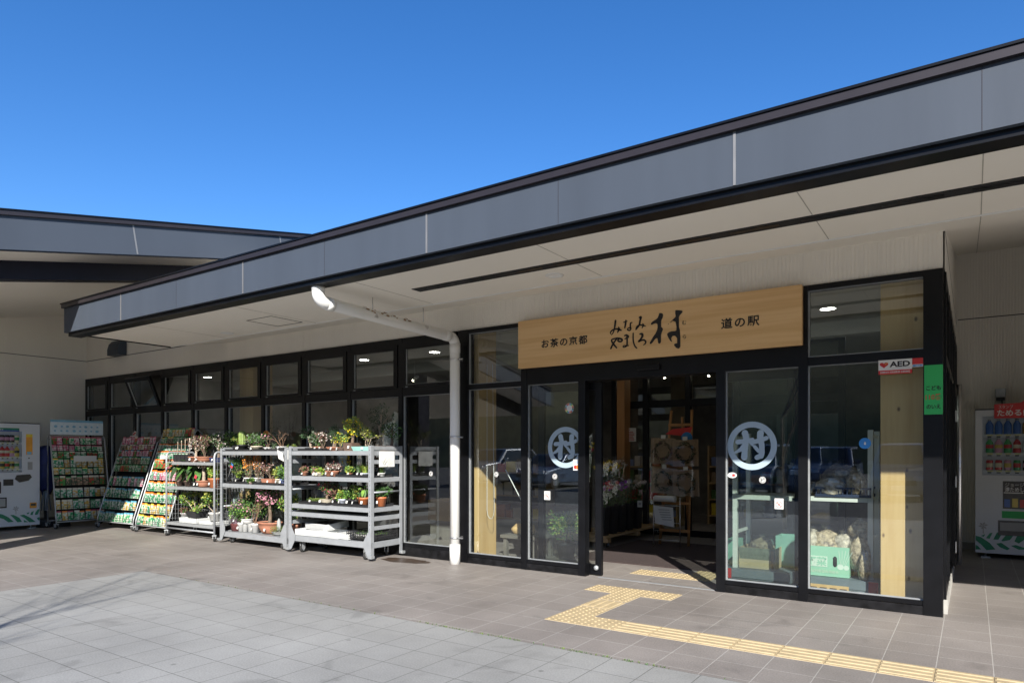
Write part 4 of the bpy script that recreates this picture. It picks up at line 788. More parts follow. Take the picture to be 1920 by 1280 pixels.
M('terracotta', (.38, .165, .10), .75, var=.15, scale=9, bump=.1); M('plastic_orange', (.50, .16, .06), .45, var=.06); M('pot_black', (.022, .022, .024), .5, var=.2); M('pot_white', (.60, .60, .58), .4, var=.05); M('pot_cream', (.58, .52, .40), .5, var=.1); M('pot_grey', (.22, .22, .21), .6, var=.15); M('pot_brown', (.13, .085, .065), .5, var=.2); M('pot_blue', (.24, .30, .55), .35, var=.15); M('pot_navy', (.02, .03, .10), .35); M('pot_turquoise', (.30, .55, .50), .4, var=.1); M('pot_lilac', (.48, .36, .44), .4, var=.2, scale=14); M('pot_pattern', (.60, .64, .74), .35, var=.3, scale=50)
M('soil', (.04, .03, .022), .95, var=.4, scale=60); M('stone', (.30, .31, .30), .85, var=.3, scale=18, bump=.5, bscale=50); M('fruit_orange', (.80, .25, .02), .4, var=.08); M('cactus_green', (.20, .28, .08), .6, var=.2, scale=20)
RP = random.Random(11)
def rvec(r=RP):
    while 1:
        v = Vector((r.uniform(-1, 1), r.uniform(-1, 1), r.uniform(-1, 1)))
        if .05 < v.length < 1: return v.normalized()
def leafq(mb, p, d, L_, W2, fold=.25):
    """one folded leaf from p along d"""
    d = d.normalized(); a = d.cross(rvec()); 
    if a.length < .01: a = d.cross(Vector((1, .3, .2)))
    a.normalize(); n = d.cross(a); m = p + d * L_ * .5
    b = len(mb.v); mb.v += [tuple(p), tuple(m + a * W2 + n * fold * W2), tuple(p + d * L_), tuple(m - a * W2 + n * fold * W2)]
    mb.face([b, b + 1, b + 2]); mb.face([b, b + 2, b + 3])
def clump(mb, c, rad, n, L_, W2, mis, up=.3):
    c = Vector(c)
    for _ in range(n):
        v = rvec(); q = RP.random() ** .45
        p = c + Vector((v.x * rad[0], v.y * rad[1], v.z * rad[2])) * q
        mb.mi = RP.choice(mis); s = RP.uniform(.8, 1.45)
        leafq(mb, p, v + Vector((0, 0, up)) + rvec() * .5, L_ * s, W2 * s)
    mb.mi = 0
def blossom(mb, p, r, mi=0):
    mb.mi = mi; n = rvec(); n = (n + Vector((.3, -.7, .5))).normalized(); a = n.cross(Vector((0, 0, 1))).normalized(); c = n.cross(a)
    for k in range(5):
        t = 2 * pi * k / 5; d = a * cos(t) + c * sin(t); e = a * cos(t + .55) + c * sin(t + .55); f = a * cos(t - .55) + c * sin(t - .55); b = len(mb.v)
        mb.v += [tuple(p), tuple(p + f * r * .7 + n * r * .25), tuple(p + d * r + n * r * .3), tuple(p + e * r * .7 + n * r * .25)]; mb.face([b, b + 1, b + 2, b + 3])
    mb.mi = 0
def pot(t, shape, mat, w_, h, d=None):
    d = d or w_; r = w_ / 2; sy = d / w_; m = MB()
    if shape == 'round': m.lathe([(r * .72, 0), (r * .95, h * .8), (r * 1.04, h * .82), (r * 1.04, h), (r * .92, h), (r * .9, h * .9)], n=16, sy=sy)
    elif shape == 'bowl': m.lathe([(r * .5, 0), (r * .72, h * .15), (r * .93, h * .6), (r * .97, h * .86), (r * 1.05, h * .88), (r * 1.05, h), (r * .93, h), (r * .9, h * .9)], n=20, sy=sy)
    else:
        k = .86; m.v += [(-r * k, -d / 2 * k, 0), (r * k, -d / 2 * k, 0), (r * k, d / 2 * k, 0), (-r * k, d / 2 * k, 0), (-r, -d / 2, h), (r, -d / 2, h), (r, d / 2, h), (-r, d / 2, h), (-r * .9, -d / 2 * .86, h), (r * .9, -d / 2 * .86, h), (r * .9, d / 2 * .86, h), (-r * .9, d / 2 * .86, h), (-r * .9, -d / 2 * .86, h * .9), (r * .9, -d / 2 * .86, h * .9), (r * .9, d / 2 * .86, h * .9), (-r * .9, d / 2 * .86, h * .9)]
        for q in ((0, 3, 2, 1), (0, 1, 5, 4), (1, 2, 6, 5), (2, 3, 7, 6), (3, 0, 4, 7), (4, 5, 9, 8), (5, 6, 10, 9), (6, 7, 11, 10), (7, 4, 8, 11), (8, 9, 13, 12), (9, 10, 14, 13), (10, 11, 15, 14), (11, 8, 12, 15)): m.face(list(q))
    m.build('pot', mat, t)
    s = MB(); n = 16; s.poly([(r * .9 * cos(2 * pi * k / n), d / 2 * .86 * sin(2 * pi * k / n), h * .92) for k in range(n)]); s.build('soil', 'soil', t)
def ptag(t, x, y, z, s=.03, mat='paper'):
    T = Matrix.Translation((x, y, z)) @ Matrix.Rotation(RP.uniform(-.2, .2), 4, 'Y') @ Matrix.Rotation(-.25, 4, 'X'); MB().box(-s / 2, -.001, 0, s / 2, .001, s * 1.15, T).build('price_tag', mat, t)
LV = {'dark': ['leaf_dark', 'leaf_mid'], 'mid': ['leaf_mid', 'leaf_dark', 'leaf_light'], 'light': ['leaf_light', 'leaf_mid', 'leaf_yellow'], 'yellow': ['leaf_yellow', 'leaf_light'], 'grey': ['leaf_grey', 'leaf_mid'], 'maroon': ['leaf_maroon', 'leaf_brown', 'leaf_mid'], 'brown': ['leaf_brown', 'leaf_maroon', 'leaf_grey'], 'needle': ['needle', 'leaf_dark'], 'gold': ['needle_gold', 'needle', 'leaf_yellow']}
def branches(m, base, H, W2, n, r0, lean=0, levels=2):
    """tapering limbs; returns tips"""
    tips = []
    def go(p, d, L_, r, lv):
        pts = [p]; q = p; dd = d
        for k in range(3): dd = (dd + rvec() * .28).normalized(); q = q + dd * L_ / 3; pts.append(q)
        m.tube(pts, [r, r * .8, r * .62, r * .45], 5, False)
        if lv == 0: tips.append((q, dd)); return
        for k in range(RP.choice((2, 3))): go(pts[RP.choice((2, 3))], (dd + rvec() * .85 + Vector((0, 0, .15))).normalized(), L_ * RP.uniform(.55, .8), r * .5, lv - 1)
        tips.append((q, dd))
    for k in range(n):
        a = 2 * pi * k / n + RP.random(); s = W2 / H
        go(Vector(base) + Vector((cos(a), sin(a), 0)) * r0 * 1.2 * (n > 1), Vector((cos(a) * s + lean, sin(a) * s * .6, 1)).normalized(), H * .5, r0, levels)
    return tips
def plant(kind, label, x, y, z, H, W2, potspec, leaf='mid', flo=None, cat='potted plant', nm=None, dens=1.0, tagp=True, grp='plants on the trolleys', trunk='bark', lean=0):
    shape, pm, pw, ph = potspec[:4]; pd = potspec[4] if len(potspec) > 4 else None
    t = thing(nm or ('bonsai_tree' if kind in ('bonsai', 'juniper') else 'potted_plant'), label, cat, (x, y, z), RP.uniform(-.3, .3) if shape != 'box' else 0, grp)
    if ph: pot(t, shape, pm, pw, ph, pd)
    b = ph * .92; lm = LV[leaf]; H *= 1.1; W2 *= 1.08; dens *= 1.4; f = MB(); fl = MB(); st_ = MB(); mis = list(range(len(lm)))
    r = W2 / 2
    if kind == 'bonsai':
        pts = [(0, 0, b - .01), (.10 * r + lean * .3, 0, b + H * .22), (-.15 * r + lean * .6, .02, b + H * .42), (.1 * r + lean, 0, b + H * .62), (lean, 0, b + H * .8)]
        st_.tube(pts, [.022, .018, .014, .009, .005], 7, False)
        for k in range(6):
            a = k * 2.4; c = Vector((lean * .7 + r * .62 * cos(a), r * .5 * sin(a), b + H * (.42 + .1 * k))); j = min(4, 1 + k // 2)
            st_.tube([pts[j], tuple((Vector(pts[j]) + c) / 2 + Vector((0, 0, .015))), tuple(c)], [.009, .006, .003], 5, False)
            clump(f, c, (r * .5, r * .45, H * .12), int(46 * dens), .022, .007, mis, .5)
            if flo:
                for _ in range(int(9 * dens)): v = rvec(); blossom(fl, c + Vector((v.x * r * .5, v.y * r * .45, v.z * H * .15)), RP.uniform(.010, .016))
    elif kind == 'juniper':
        st_.tube([(0, 0, b - .01), (r * .3, 0, b + H * .3), (-r * .1, 0, b + H * .6)], [.018, .014, .006], 7, False)
        for k in range(7):
            a = k * 2.1; clump(f, (r * .5 * cos(a) * (1 - k / 9), r * .45 * sin(a) * (1 - k / 9), b + H * (.35 + .085 * k)), (r * .5, r * .45, H * .13), int(70 * dens), .014, .003, mis, .6)
    elif kind == 'bush':
        tips = branches(st_, (0, 0, b - .01), H, r, 4, .006, lean, 1)
        for p, d in tips: clump(f, p, (r * .42, r * .38, H * .16), int(22 * dens), .030, .010, mis, .4)
        clump(f, (0, 0, b + H * .45), (r * .85, r * .7, H * .4), int(150 * dens), .030, .010, mis, .4)
        if flo:
            for _ in range(int(26 * dens)): v = rvec(); blossom(fl, Vector((v.x * r * .9, v.y * r * .8, b + H * (.55 + v.z * .42))), RP.uniform(.010, .017))
    elif kind == 'twig':
        tips = branches(st_, (0, 0, b - .01), H, r, 4, .007, lean, 2)
        for p, d in tips:
            if dens > .7: clump(f, p, (.035, .035, .035), int(7 * dens), .020, .006, mis, .4)
            if flo:
                for _ in range(1 if RP.random() < .75 else 2): blossom(fl, p + rvec() * .02, RP.uniform(.008, .014))
    elif kind == 'tuft':                                                # flowers or leaves in upright stems
        for k in range(int(16 * dens)):
            a = RP.uniform(0, 6.28); q = RP.random() ** .5 * r; hh = H * RP.uniform(.55, 1); p0 = Vector((q * .35 * cos(a), q * .3 * sin(a), b - .01)); p1 = Vector((q * cos(a), q * .8 * sin(a), b + hh))
            st_.tube([p0, (p0 + p1) / 2 + rvec() * .008, p1], .0022, 4, False)
            for s in range(5): leafq(f, p0.lerp(p1, .2 + .16 * s), rvec() + Vector((0, 0, .4)), .03, .006); f.m[-1] = f.m[-2] = RP.choice(mis)
            if flo:
                for s in range(4): blossom(fl, p0.lerp(p1, .62 + .13 * s) + rvec() * .014, RP.uniform(.010, .016))
    elif kind == 'broad':
        for k in range(int(13 * dens)):
            a = k * 2.4; sp = RP.uniform(.5, 1); p0 = Vector((.012 * cos(a), .012 * sin(a), b)); p1 = Vector((r * .45 * sp * cos(a), r * .45 * sp * sin(a), b + H * RP.uniform(.55, .85)))
            st_.tube([p0, p0.lerp(p1, .5) + Vector((0, 0, .02)), p1], .003, 4, False)
            d = (p1 - p0).normalized(); d = Vector((d.x * 1.5, d.y * 1.5, RP.uniform(-.7, .35))).normalized(); sd = d.cross(Vector((0, 0, 1))).normalized(); L_ = H * .62; wq = L_ * .26; bb = len(f.v); n = 6; f.mi = RP.choice(mis)
            for i in range(n + 1):
                u = i / n; c = p1 + d * L_ * u + Vector((0, 0, -.35 * L_ * u * u)); ww = wq * sin(pi * min(1, .08 + u * .92)) ** .8 * (1 - .3 * u)
                f.v += [tuple(c + sd * ww + Vector((0, 0, .25 * ww))), tuple(c), tuple(c - sd * ww + Vector((0, 0, .25 * ww)))]
            for i in range(n):
                q = bb + 3 * i; f.face([q, q + 1, q + 4, q + 3], True); f.face([q + 1, q + 2, q + 5, q + 4], True)
        f.mi = 0
    elif kind == 'grass':
        for k in range(int(70 * dens)):
            a = RP.uniform(0, 6.28); o = RP.uniform(.0, r * .3); L_ = H * RP.uniform(.6, 1); sp = RP.uniform(.15, 1) * r; bb = len(f.v); f.mi = RP.choice(mis); pw_ = .003
            for i in range(5):
                u = i / 4; px, py = (o + sp * u * u) * cos(a) + lean * u, (o + sp * u * u) * sin(a); pz = b + L_ * (u - .35 * u * u * sp / max(r, .01)); ww = pw_ * (1 - .85 * u)
                f.v += [(px - sin(a) * ww, py + cos(a) * ww, pz), (px + sin(a) * ww, py - cos(a) * ww, pz)]
            for i in range(4): f.face([bb + 2 * i, bb + 2 * i + 1, bb + 2 * i + 3, bb + 2 * i + 2])
        f.mi = 0
    elif kind == 'cactus':
        n = 20; prof = [(.6, 0), (.9, .08), (1, .3), (1, .75), (.9, .9), (.6, .97), (.15, 1)]
        for q, u in prof:
            for k in range(n): a = 2 * pi * k / n; rr_ = r * q * (1 + .13 * (k % 2)); f.v.append((rr_ * cos(a), rr_ * sin(a), b + H * u))
        for i in range(len(prof) - 1):
            for k in range(n): j = (k + 1) % n; f.face([i * n + k, i * n + j, (i + 1) * n + j, (i + 1) * n + k])
        for k in range(0, n, 2):
            for i in range(12): a = 2 * pi * (k + 1) / n; p = Vector((r * 1.12 * cos(a), r * 1.12 * sin(a), b + H * (.08 + .07 * i))); f.mi = 1; leafq(f, p, Vector((cos(a), sin(a), .3)), .014, .0015); leafq(f, p, Vector((cos(a + 1), sin(a + 1), -.2)), .012, .0015); f.mi = 0
        lm = ['cactus_green', 'leaf_yellow']
    elif kind == 'moss':
        for k in range(int(7 * dens)): clump(f, (RP.uniform(-r, r) * .8, RP.uniform(-.5, .5) * (pd or W2) * .7, b + H * .2), (r * .35, r * .3, H * .6), 70, .012, .003, mis, .9)
        lm = ['moss', 'needle_gold', 'leaf_mid'][:len(lm)]
    elif kind == 'jade':
        tips = branches(st_, (0, 0, b - .01), H * .9, r * .9, 3, .012, lean, 2)
        for p, d in tips: 
            clump(f, p, (r * .22, r * .22, .035), int(16 * dens), .026, .012, mis, .5)
            if flo and p.z > b + H * .62: clump(fl, p + Vector((0, 0, .025)), (.035, .03, .015), 22, .009, .004, [0], .6)
    elif kind == 'tree':                                                # thick pale trunk, small crown of blossom
        st_.tube([(0, 0, b - .01), (.01, 0, b + H * .25), (-.008, 0, b + H * .48), (.012, 0, b + H * .6)], [.030, .024, .022, .012], 8, False)
        for k in range(7):
            a = k * .9; c = Vector((r * .62 * cos(a), r * .55 * sin(a), b + H * (.66 + .10 * (k % 3)))); st_.tube([(0, 0, b + H * .5), tuple(c)], [.009, .004], 5, False)
            clump(f, c, (r * .36, r * .34, H * .13), int(14 * dens), .02, .006, mis, .5)
            for _ in range(int(15 * dens)): v = rvec(); blossom(fl, c + Vector((v.x * r * .4, v.y * r * .38, v.z * H * .15)), RP.uniform(.010, .016))
    elif kind == 'fern':
        for k in range(int(12 * dens)):
            a = k * 2.4; d = Vector((cos(a), sin(a) * .8, 0)); L_ = r * RP.uniform(.8, 1.15); hh = H * RP.uniform(.6, 1); pts = [Vector((0, 0, b)) + d * L_ * u + Vector((0, 0, hh * (1.6 * u - .9 * u * u))) for u in (0, .25, .5, .75, 1)]; st_.tube(pts, .0018, 4, False)
            for i in range(1, 5):
                for q in (-.4, 0, .4):
                    p = pts[i - 1].lerp(pts[i], .7 + q * .5); sd = Vector((-d.y, d.x, 0))
                    for sg_ in (-1, 1): f.mi = RP.choice(mis); leafq(f, p, sd * sg_ + d * .4 + Vector((0, 0, .1)), .034 * (1.1 - .16 * i), .008)
        f.mi = 0
    if st_.f: st_.build('trunk' if kind in ('bonsai', 'juniper', 'tree', 'jade') else 'stem', trunk, t)
    if f.f: f.build('foliage', lm, t)
    if fl.f: fl.build('flowers', flo, t)
    if tagp and ph: ptag(t, RP.uniform(-.25, .25) * pw, -(pd or pw) / 2 - .004, ph * .3, .032)
    return t
def tray(label, x0, x1, y0, y1, z, mat='pot_black'):
    t = thing('plant_tray', label, 'tray', ((x0 + x1) / 2, (y0 + y1) / 2, z), 0, 'black plant trays'); a, b, h = (x1 - x0) / 2, (y1 - y0) / 2, .028
    MB().box(-a, -b, 0, a, b, .004).build('tray_floor', mat, t); m = MB()
    m.box(-a, -b, .004, a, -b + .006, h).box(-a, b - .006, .004, a, b, h).box(-a, -b + .006, .004, -a + .006, b - .006, h).box(a - .006, -b + .006, .004, a, b - .006, h)
    m.box(-a - .01, -b - .008, h, a + .01, -b + .004, h + .004).box(-a - .01, b - .004, h, a + .01, b + .008, h + .004); m.build('tray_rim', mat, t); return t
# ---- trolley nearest the drain pipe
z1, z2, z3, zb = 1.386, 1.046, .666, .236; TR_ = .006
tray('long black tray at the left of the top shelf, nearest trolley', -7.48, -6.98, -.60, -.22, z1); tray('black tray under the grass pots, nearest trolley', -6.86, -6.10, -.55, -.18, z2); tray('black tray at the left under the moss, nearest trolley', -7.46, -6.90, -.60, -.22, z3); tray('black tray under the orange plastic pots, nearest trolley', -6.82, -6.12, -.56, -.14, z3)
plant('bonsai', 'dark leaning conifer at the left end of the top shelf, nearest trolley', -7.44, -.40, z1 + TR_, .26, .24, ('box', 'pot_black', .12, .04), 'needle', dens=1.2, lean=-.09, trunk='bark_pale', tagp=False)
plant('bush', 'green shrub in a shallow terracotta pot beside the leaning conifer', -7.26, -.42, z1 + TR_, .21, .15, ('round', 'terracotta', .15, .055), 'grey', dens=.8)
plant('twig', 'pale pink blossom twigs in a low brown bowl on the top shelf', -7.13, -.46, z1 + TR_, .22, .17, ('bowl', 'pot_brown', .13, .035), 'brown', 'petal_white', dens=.6)
plant('bonsai', 'white blossom bonsai in a terracotta tray beside the round conifer', -7.02, -.36, z1 + TR_, .22, .19, ('box', 'terracotta', .15, .05), 'brown', 'petal_white', dens=.55, trunk='bark_pale')
plant('juniper', 'round dense green conifer bonsai in a red-brown pot', -6.84, -.50, z1, .28, .20, ('round', 'terracotta', .15, .05), 'needle', dens=1.4)
plant('twig', 'low twiggy bonsai with a few yellow buds between conifer and jasmine', -6.71, -.50, z1, .17, .15, ('bowl', 'pot_brown', .12, .04), 'light', 'petal_yellow', dens=1.2)
plant('bonsai', 'bright yellow winter jasmine in a square brown pot', -6.55, -.46, z1, .30, .26, ('box', 'pot_brown', .17, .105), 'yellow', 'petal_yellow', dens=1.1)
plant('twig', 'bare deadwood bonsai group in a pale turquoise tray', -6.24, -.50, z1, .25, .28, ('box', 'pot_turquoise', .36, .055, .20), 'gold', dens=1.3, trunk='bark_pale')
plant('bonsai', 'tall dark pine rising behind the turquoise tray', -6.30, -.20, z1, .48, .36, ('box', 'pot_brown', .2, .07), 'needle', dens=1.0, trunk='bark_pale', tagp=False)
plant('bonsai', 'shady dark shrub behind the white card of the nearest trolley', -6.13, -.16, z1, .26, .24, ('round', 'pot_brown', .14, .07), 'dark', dens=.8, tagp=False)
plant('bush', 'little red-green plant in the first small terracotta pot, second shelf', -7.43, -.52, z2, .06, .10, ('round', 'terracotta', .085, .06), 'maroon', dens=.35)
plant('fern', 'spreading green plant in a dark pot on the second shelf', -7.31, -.40, z2, .09, .19, ('round', 'pot_black', .10, .065), 'light', dens=.9)
plant('bush', 'small reddish plant in a flat cream bowl on the second shelf', -7.22, -.50, z2, .05, .12, ('bowl', 'pot_cream', .10, .045), 'maroon', dens=.35)
plant('bush', 'yellow-green plant in a small mossy cream pot', -7.11, -.52, z2, .05, .11, ('round', 'pot_cream', .09, .05), 'yellow', dens=.3)
plant('twig', 'white flowering twig in a terracotta pot with a large white tag', -6.98, -.48, z2, .09, .11, ('round', 'terracotta', .10, .075), 'brown', 'petal_white', dens=.6)
plant('twig', 'white flowering twig in a terracotta pot at the end of the black tray', -6.80, -.52, z2, .09, .12, ('round', 'terracotta', .105, .075), 'brown', 'petal_white', dens=.7)
plant('tuft', 'thin plant with a few yellow flowers in a dark pot', -6.72, -.36, z2 + TR_, .20, .20, ('round', 'pot_black', .11, .07), 'grey', 'petal_yellow', dens=.3)
plant('bush', 'light green plant in a tiny reddish pot beside the grass pots', -6.60, -.46, z2 + TR_, .09, .09, ('round', 'terracotta', .08, .04), 'light', dens=.4)
plant('grass', 'grey-green grass tuft in a dark pot on the second shelf', -6.49, -.40, z2 + TR_, .16, .2, ('round', 'pot_black', .10, .05), 'grey', dens=1)
plant('grass', 'pale green grass tuft in a blue and white bowl', -6.34, -.43, z2 + TR_, .16, .24, ('round', 'pot_pattern', .12, .045), 'yellow', dens=1.2)
plant('bush', 'green and crimson leafed plant behind the grass pots', -6.32, -.24, z2 + TR_, .2, .18, ('round', 'pot_black', .12, .06), 'maroon', dens=.7, tagp=False)
plant('grass', 'long arching leaves in a white pot beside the right post', -6.11, -.36, z2 + TR_, .26, .26, ('round', 'pot_white', .09, .05), 'light', dens=.35, lean=.08)
plant('moss', 'flat patch of green moss with white labels', -7.28, -.42, z3 + TR_, .04, .30, ('box', 'pot_black', .32, .03, .22), 'light', dens=1.3)
plant('bonsai', 'red flowering bonsai in a shallow cream bowl', -7.05, -.46, z3 + TR_, .22, .22, ('bowl', 'pot_cream', .18, .06), 'dark', 'petal_red', dens=.6)
plant('bush', 'maroon leafed bush in a black pot on the third shelf', -6.88, -.42, z3 + TR_, .19, .18, ('round', 'pot_black', .12, .06), 'maroon', dens=.9)
plant('bush', 'green bush in a blue and white patterned pot', -6.74, -.45, z3 + TR_, .12, .15, ('round', 'pot_pattern', .12, .075), 'light', dens=.8)
plant('bush', 'green bush in a black pot beside the patterned pot', -6.64, -.42, z3 + TR_, .13, .13, ('round', 'pot_black', .11, .075), 'mid', dens=.8)
plant('fern', 'upright bright green leaves in a black pot, tallest on the third shelf', -6.50, -.44, z3 + TR_, .26, .17, ('round', 'pot_black', .12, .07), 'light', dens=1.1)
plant('broad', 'yellow-flowered broad leaf plant in a big orange plastic pot', -6.31, -.48, z3 + TR_, .14, .24, ('round', 'plastic_orange', .17, .115), 'mid', dens=1.1)
plant('bush', 'dark leafed plant in an orange plastic pot beside the right post', -6.12, -.36, z3 + TR_, .14, .2, ('round', 'plastic_orange', .14, .12), 'dark', dens=.7)
M('foam', (.52, .53, .52), .8, var=.04, scale=30)
def foam(label, x, y, z, a, b, h, rz=0, tilt=0, grp='white foam boxes on the nearest trolley'):
    t = tag(MB().box(-a, -b, 0, a, b, .015).box(-a, -b, .015, a, -b + .02, h).box(-a, b - .02, .015, a, b, h).box(-a, -b + .02, .015, -a + .02, b - .02, h).box(a - .02, -b + .02, .015, a, b - .02, h).build('foam_box', 'foam', bevel=.006), label, 'foam box', grp)
    t.location = (x, y, z); t.rotation_euler = (tilt, 0, rz); return t
foam('white foam box at the left front of the bottom shelf, nearest trolley', -7.26, -.46, zb, .235, .17, .085, .05); foam('white foam box in the middle of the bottom shelf', -6.82, -.47, zb, .20, .16, .085, -.06)
foam('white foam box with soil lying on top of the left box', -7.20, -.32, zb + .088, .26, .18, .09, -.12, .12); foam('low white foam box partly under the black crate', -6.56, -.42, zb, .12, .19, .07, -.1)
tag(MB().box(-.2, -.14, 0, .2, .14, .05).build('soil_block', 'soil'), 'dark soil lying in the upper foam box', 'soil').location = (-7.20, -.31, zb + .108)
bk = thing('seedling_crate', 'black mesh crate with small seedlings at the right of the bottom shelf', 'crate', (-6.28, -.36, zb + .02), .08); m = MB(); a, b, h = .24, .22, .09
m.box(-a, -b, 0, a, b, .006)
for k in range(17): m.box(-a + k * .03 - .004, -b, .006, -a + k * .03 + .004, -b + .006, h); m.box(-a + k * .03 - .004, b - .006, .006, -a + k * .03 + .004, b, h)
for k in range(15): m.box(-a, -b + k * .03 - .004, .006, -a + .006, -b + k * .03 + .004, h); m.box(a - .006, -b + k * .03 - .004, .006, a, -b + k * .03 + .004, h)
for zz in (.03, .06, .088): m.box(-a - .002, -b - .002, zz, a + .002, -b + .004, zz + .01); m.box(-a - .002, b - .004, zz, a + .002, b + .002, zz + .01); m.box(-a - .002, -b, zz, -a + .004, b, zz + .01); m.box(a - .004, -b, zz, a + .002, b, zz + .01)
m.build('crate', 'pot_black', bk); f = MB()
for i in range(8):
    for j in range(6): clump(f, (-.19 + i * .054, -.16 + j * .06, .055), (.016, .016, .015), 8, .016, .005, [0, 1], .8)
f.build('seedlings', ['leaf_light', 'leaf_mid'], bk)
# ---- middle trolley
z1, z2, zb = 1.386, .901, .176
tray('black tray at the left of the top shelf, middle trolley', -9.20, -8.62, -.58, -.20, z1); tray('black tray at the right of the top shelf, middle trolley', -8.52, -7.78, -.58, -.20, z1); tray('black tray along the left of the lower shelf, middle trolley', -9.18, -8.56, -.58, -.18, z2); tray('black tray along the right of the lower shelf, middle trolley', -8.50, -7.78, -.58, -.18, z2)
plant('fern', 'light green leafy plant in the first square black pot, middle trolley', -9.10, -.40, z1 + TR_, .17, .27, ('box', 'pot_black', .16, .08), 'light', dens=1.4)
plant('fern', 'light green leafy plant in a square black pot beside the cactus', -8.98, -.36, z1 + TR_, .16, .27, ('box', 'pot_black', .15, .08), 'light', dens=1.3)
plant('cactus', 'pale green column cactus in a black pot', -8.92, -.48, z1 + TR_, .20, .085, ('round', 'pot_black', .17, .09), 'yellow')
plant('juniper', 'spreading golden juniper bonsai in a grey bowl', -8.72, -.40, z1 + TR_, .21, .30, ('bowl', 'pot_grey', .19, .06), 'gold', dens=1.5)
plant('bush', 'spiky grey-green plant in a cream pot on the top edge', -8.53, -.50, z1, .20, .25, ('round', 'pot_cream', .17, .075), 'grey', dens=.7)
plant('twig', 'dark shrub with pink buds in a white tagged pot', -8.37, -.42, z1 + TR_, .25, .18, ('round', 'pot_white', .15, .05), 'dark', 'petal_pink', dens=.55)
plant('grass', 'small grey tuft in a grey dish between white pots', -8.21, -.44, z1 + TR_, .12, .16, ('bowl', 'pot_grey', .14, .03), 'grey', dens=.7)
plant('twig', 'bare forked twigs in a white pot at the right end of the top shelf', -8.00, -.46, z1 + TR_, .30, .36, ('round', 'pot_white', .17, .06), 'brown', dens=.4, trunk='twig')
plant('moss', 'bright green moss cushion at the right end of the top shelf', -7.86, -.42, z1 + TR_, .07, .16, ('bowl', 'pot_grey', .12, .03), 'light', dens=.7)
oc = plant('tuft', 'tall citrus sapling with one orange fruit behind the top shelf', -8.66, -.13, z1, .48, .30, ('round', 'pot_black', .16, .10), 'dark', dens=.55, tagp=False)
MB().lathe([(.001, -.042), (.022, -.037), (.037, -.02), (.042, 0), (.037, .02), (.022, .037), (.001, .042)], (-.02, -.10, .27), 14).build('fruit', 'fruit_orange', oc)
plant('bush', 'green rose bush with a red picture label, lower shelf of middle trolley', -9.08, -.40, z2 + TR_, .34, .24, ('round', 'pot_black', .15, .08), 'dark', dens=.6); 
plant('fern', 'bright yellow-green fern in a small dark pot', -8.98, -.50, z2 + TR_, .14, .19, ('round', 'pot_black', .11, .07), 'light', dens=1.3)
plant('tuft', 'orange blossom stems in the left white pot', -8.79, -.46, z2 + TR_, .34, .20, ('round', 'pot_white', .14, .085), 'grey', 'petal_orange', dens=.8)
plant('tuft', 'orange blossom stems in the right white pot', -8.62, -.40, z2 + TR_, .30, .22, ('round', 'pot_white', .15, .085), 'mid', 'petal_orange', dens=.8)
plant('bush', 'tiny succulent in a pink pot on the edge of the lower shelf', -8.57, -.578, z2, .05, .09, ('round', 'petal_pale', .06, .035), 'mid', dens=.3, tagp=False)
plant('twig', 'dried pink blossom bush in a wide terracotta pot', -8.31, -.42, z2 + TR_, .30, .32, ('box', 'terracotta', .26, .075, .16), 'brown', 'petal_pale', dens=1.2)
plant('bush', 'green conifer seedling in a cream pot on the lower shelf', -8.08, -.44, z2 + TR_, .17, .17, ('round', 'pot_cream', .13, .08), 'gold', dens=.9)
plant('bush', 'green plant in a blue pot at the right of the lower shelf', -7.93, -.48, z2 + TR_, .18, .18, ('round', 'pot_blue', .12, .08), 'mid', dens=.9)
lb = MB().box(-.028, -.002, -.04, .028, 0, .03); t = lb.build('picture_label', 'petal_red'); tag(t, 'red and blue picture label on a stake in the rose bush', 'plant label'); t.location = (-9.12, -.52, z2 + .27); t.rotation_euler = (0, .5, 0)
MB().box(-.028, -.0025, .0, .028, -.0021, .03).build('label_top', 'sticker_blue', t); MB().tube([(0, .001, -.24), (0, .001, 0)], .002, 4).build('stake', 'pot_white', t)
plant('twig', 'pink flowering twigs in a round lilac pot', -9.10, -.44, zb + .11, .26, .22, ('round', 'pot_lilac', .22, .12), 'mid', 'petal_pink', dens=.9)
tag(MB().lathe([(.085, 0), (.10, .10), (.105, .108)], n=18).build('upturned_pot', 'leaf_maroon'), 'dark red pot under the lilac pot', 'pot').location = (-9.10, -.44, zb)
plant('bush', 'green plant in a tall white plastic pot, bottom of middle trolley', -8.94, -.48, zb, .22, .18, ('round', 'pot_white', .11, .135), 'mid', dens=.8)
plant('bush', 'small green plant in a white dish standing on white pots', -8.81, -.46, zb + .125, .16, .16, ('bowl', 'pot_white', .19, .075), 'mid', 'petal_pink', dens=.5)
for k, (x, y) in enumerate(((-8.85, -.47), (-8.76, -.44))): tag(MB().lathe([(.042, 0), (.05, .118), (.056, .122)], n=14).build('nursery_pot', 'pot_white'), ['left white pot carrying the white dish', 'right white pot carrying the white dish'][k], 'pot', 'white pots under the dish').location = (x, y, zb)
plant('twig', 'leafless brown twigs in a white plastic pot', -8.62, -.46, zb, .42, .30, ('round', 'pot_white', .13, .14), 'brown', dens=.5, trunk='twig')
plant('tree', 'thick-trunked pink flowering bonsai in a large ribbed terracotta bowl', -8.36, -.40, zb, .46, .40, ('bowl', 'terracotta', .40, .17, .30), 'dark', 'petal_pink', dens=1.15, trunk='bark')
mp = plant('moss', 'mossy rockery with an upright grey stone', -8.07, -.46, zb, .10, .22, ('bowl', 'stone', .20, .05), 'light', dens=1.2, tagp=False); MB().lathe([(.03, .04), (.034, .12), (.026, .2), (.008, .24)], n=7).build('stone', 'stone', mp)
for k in range(8): pass
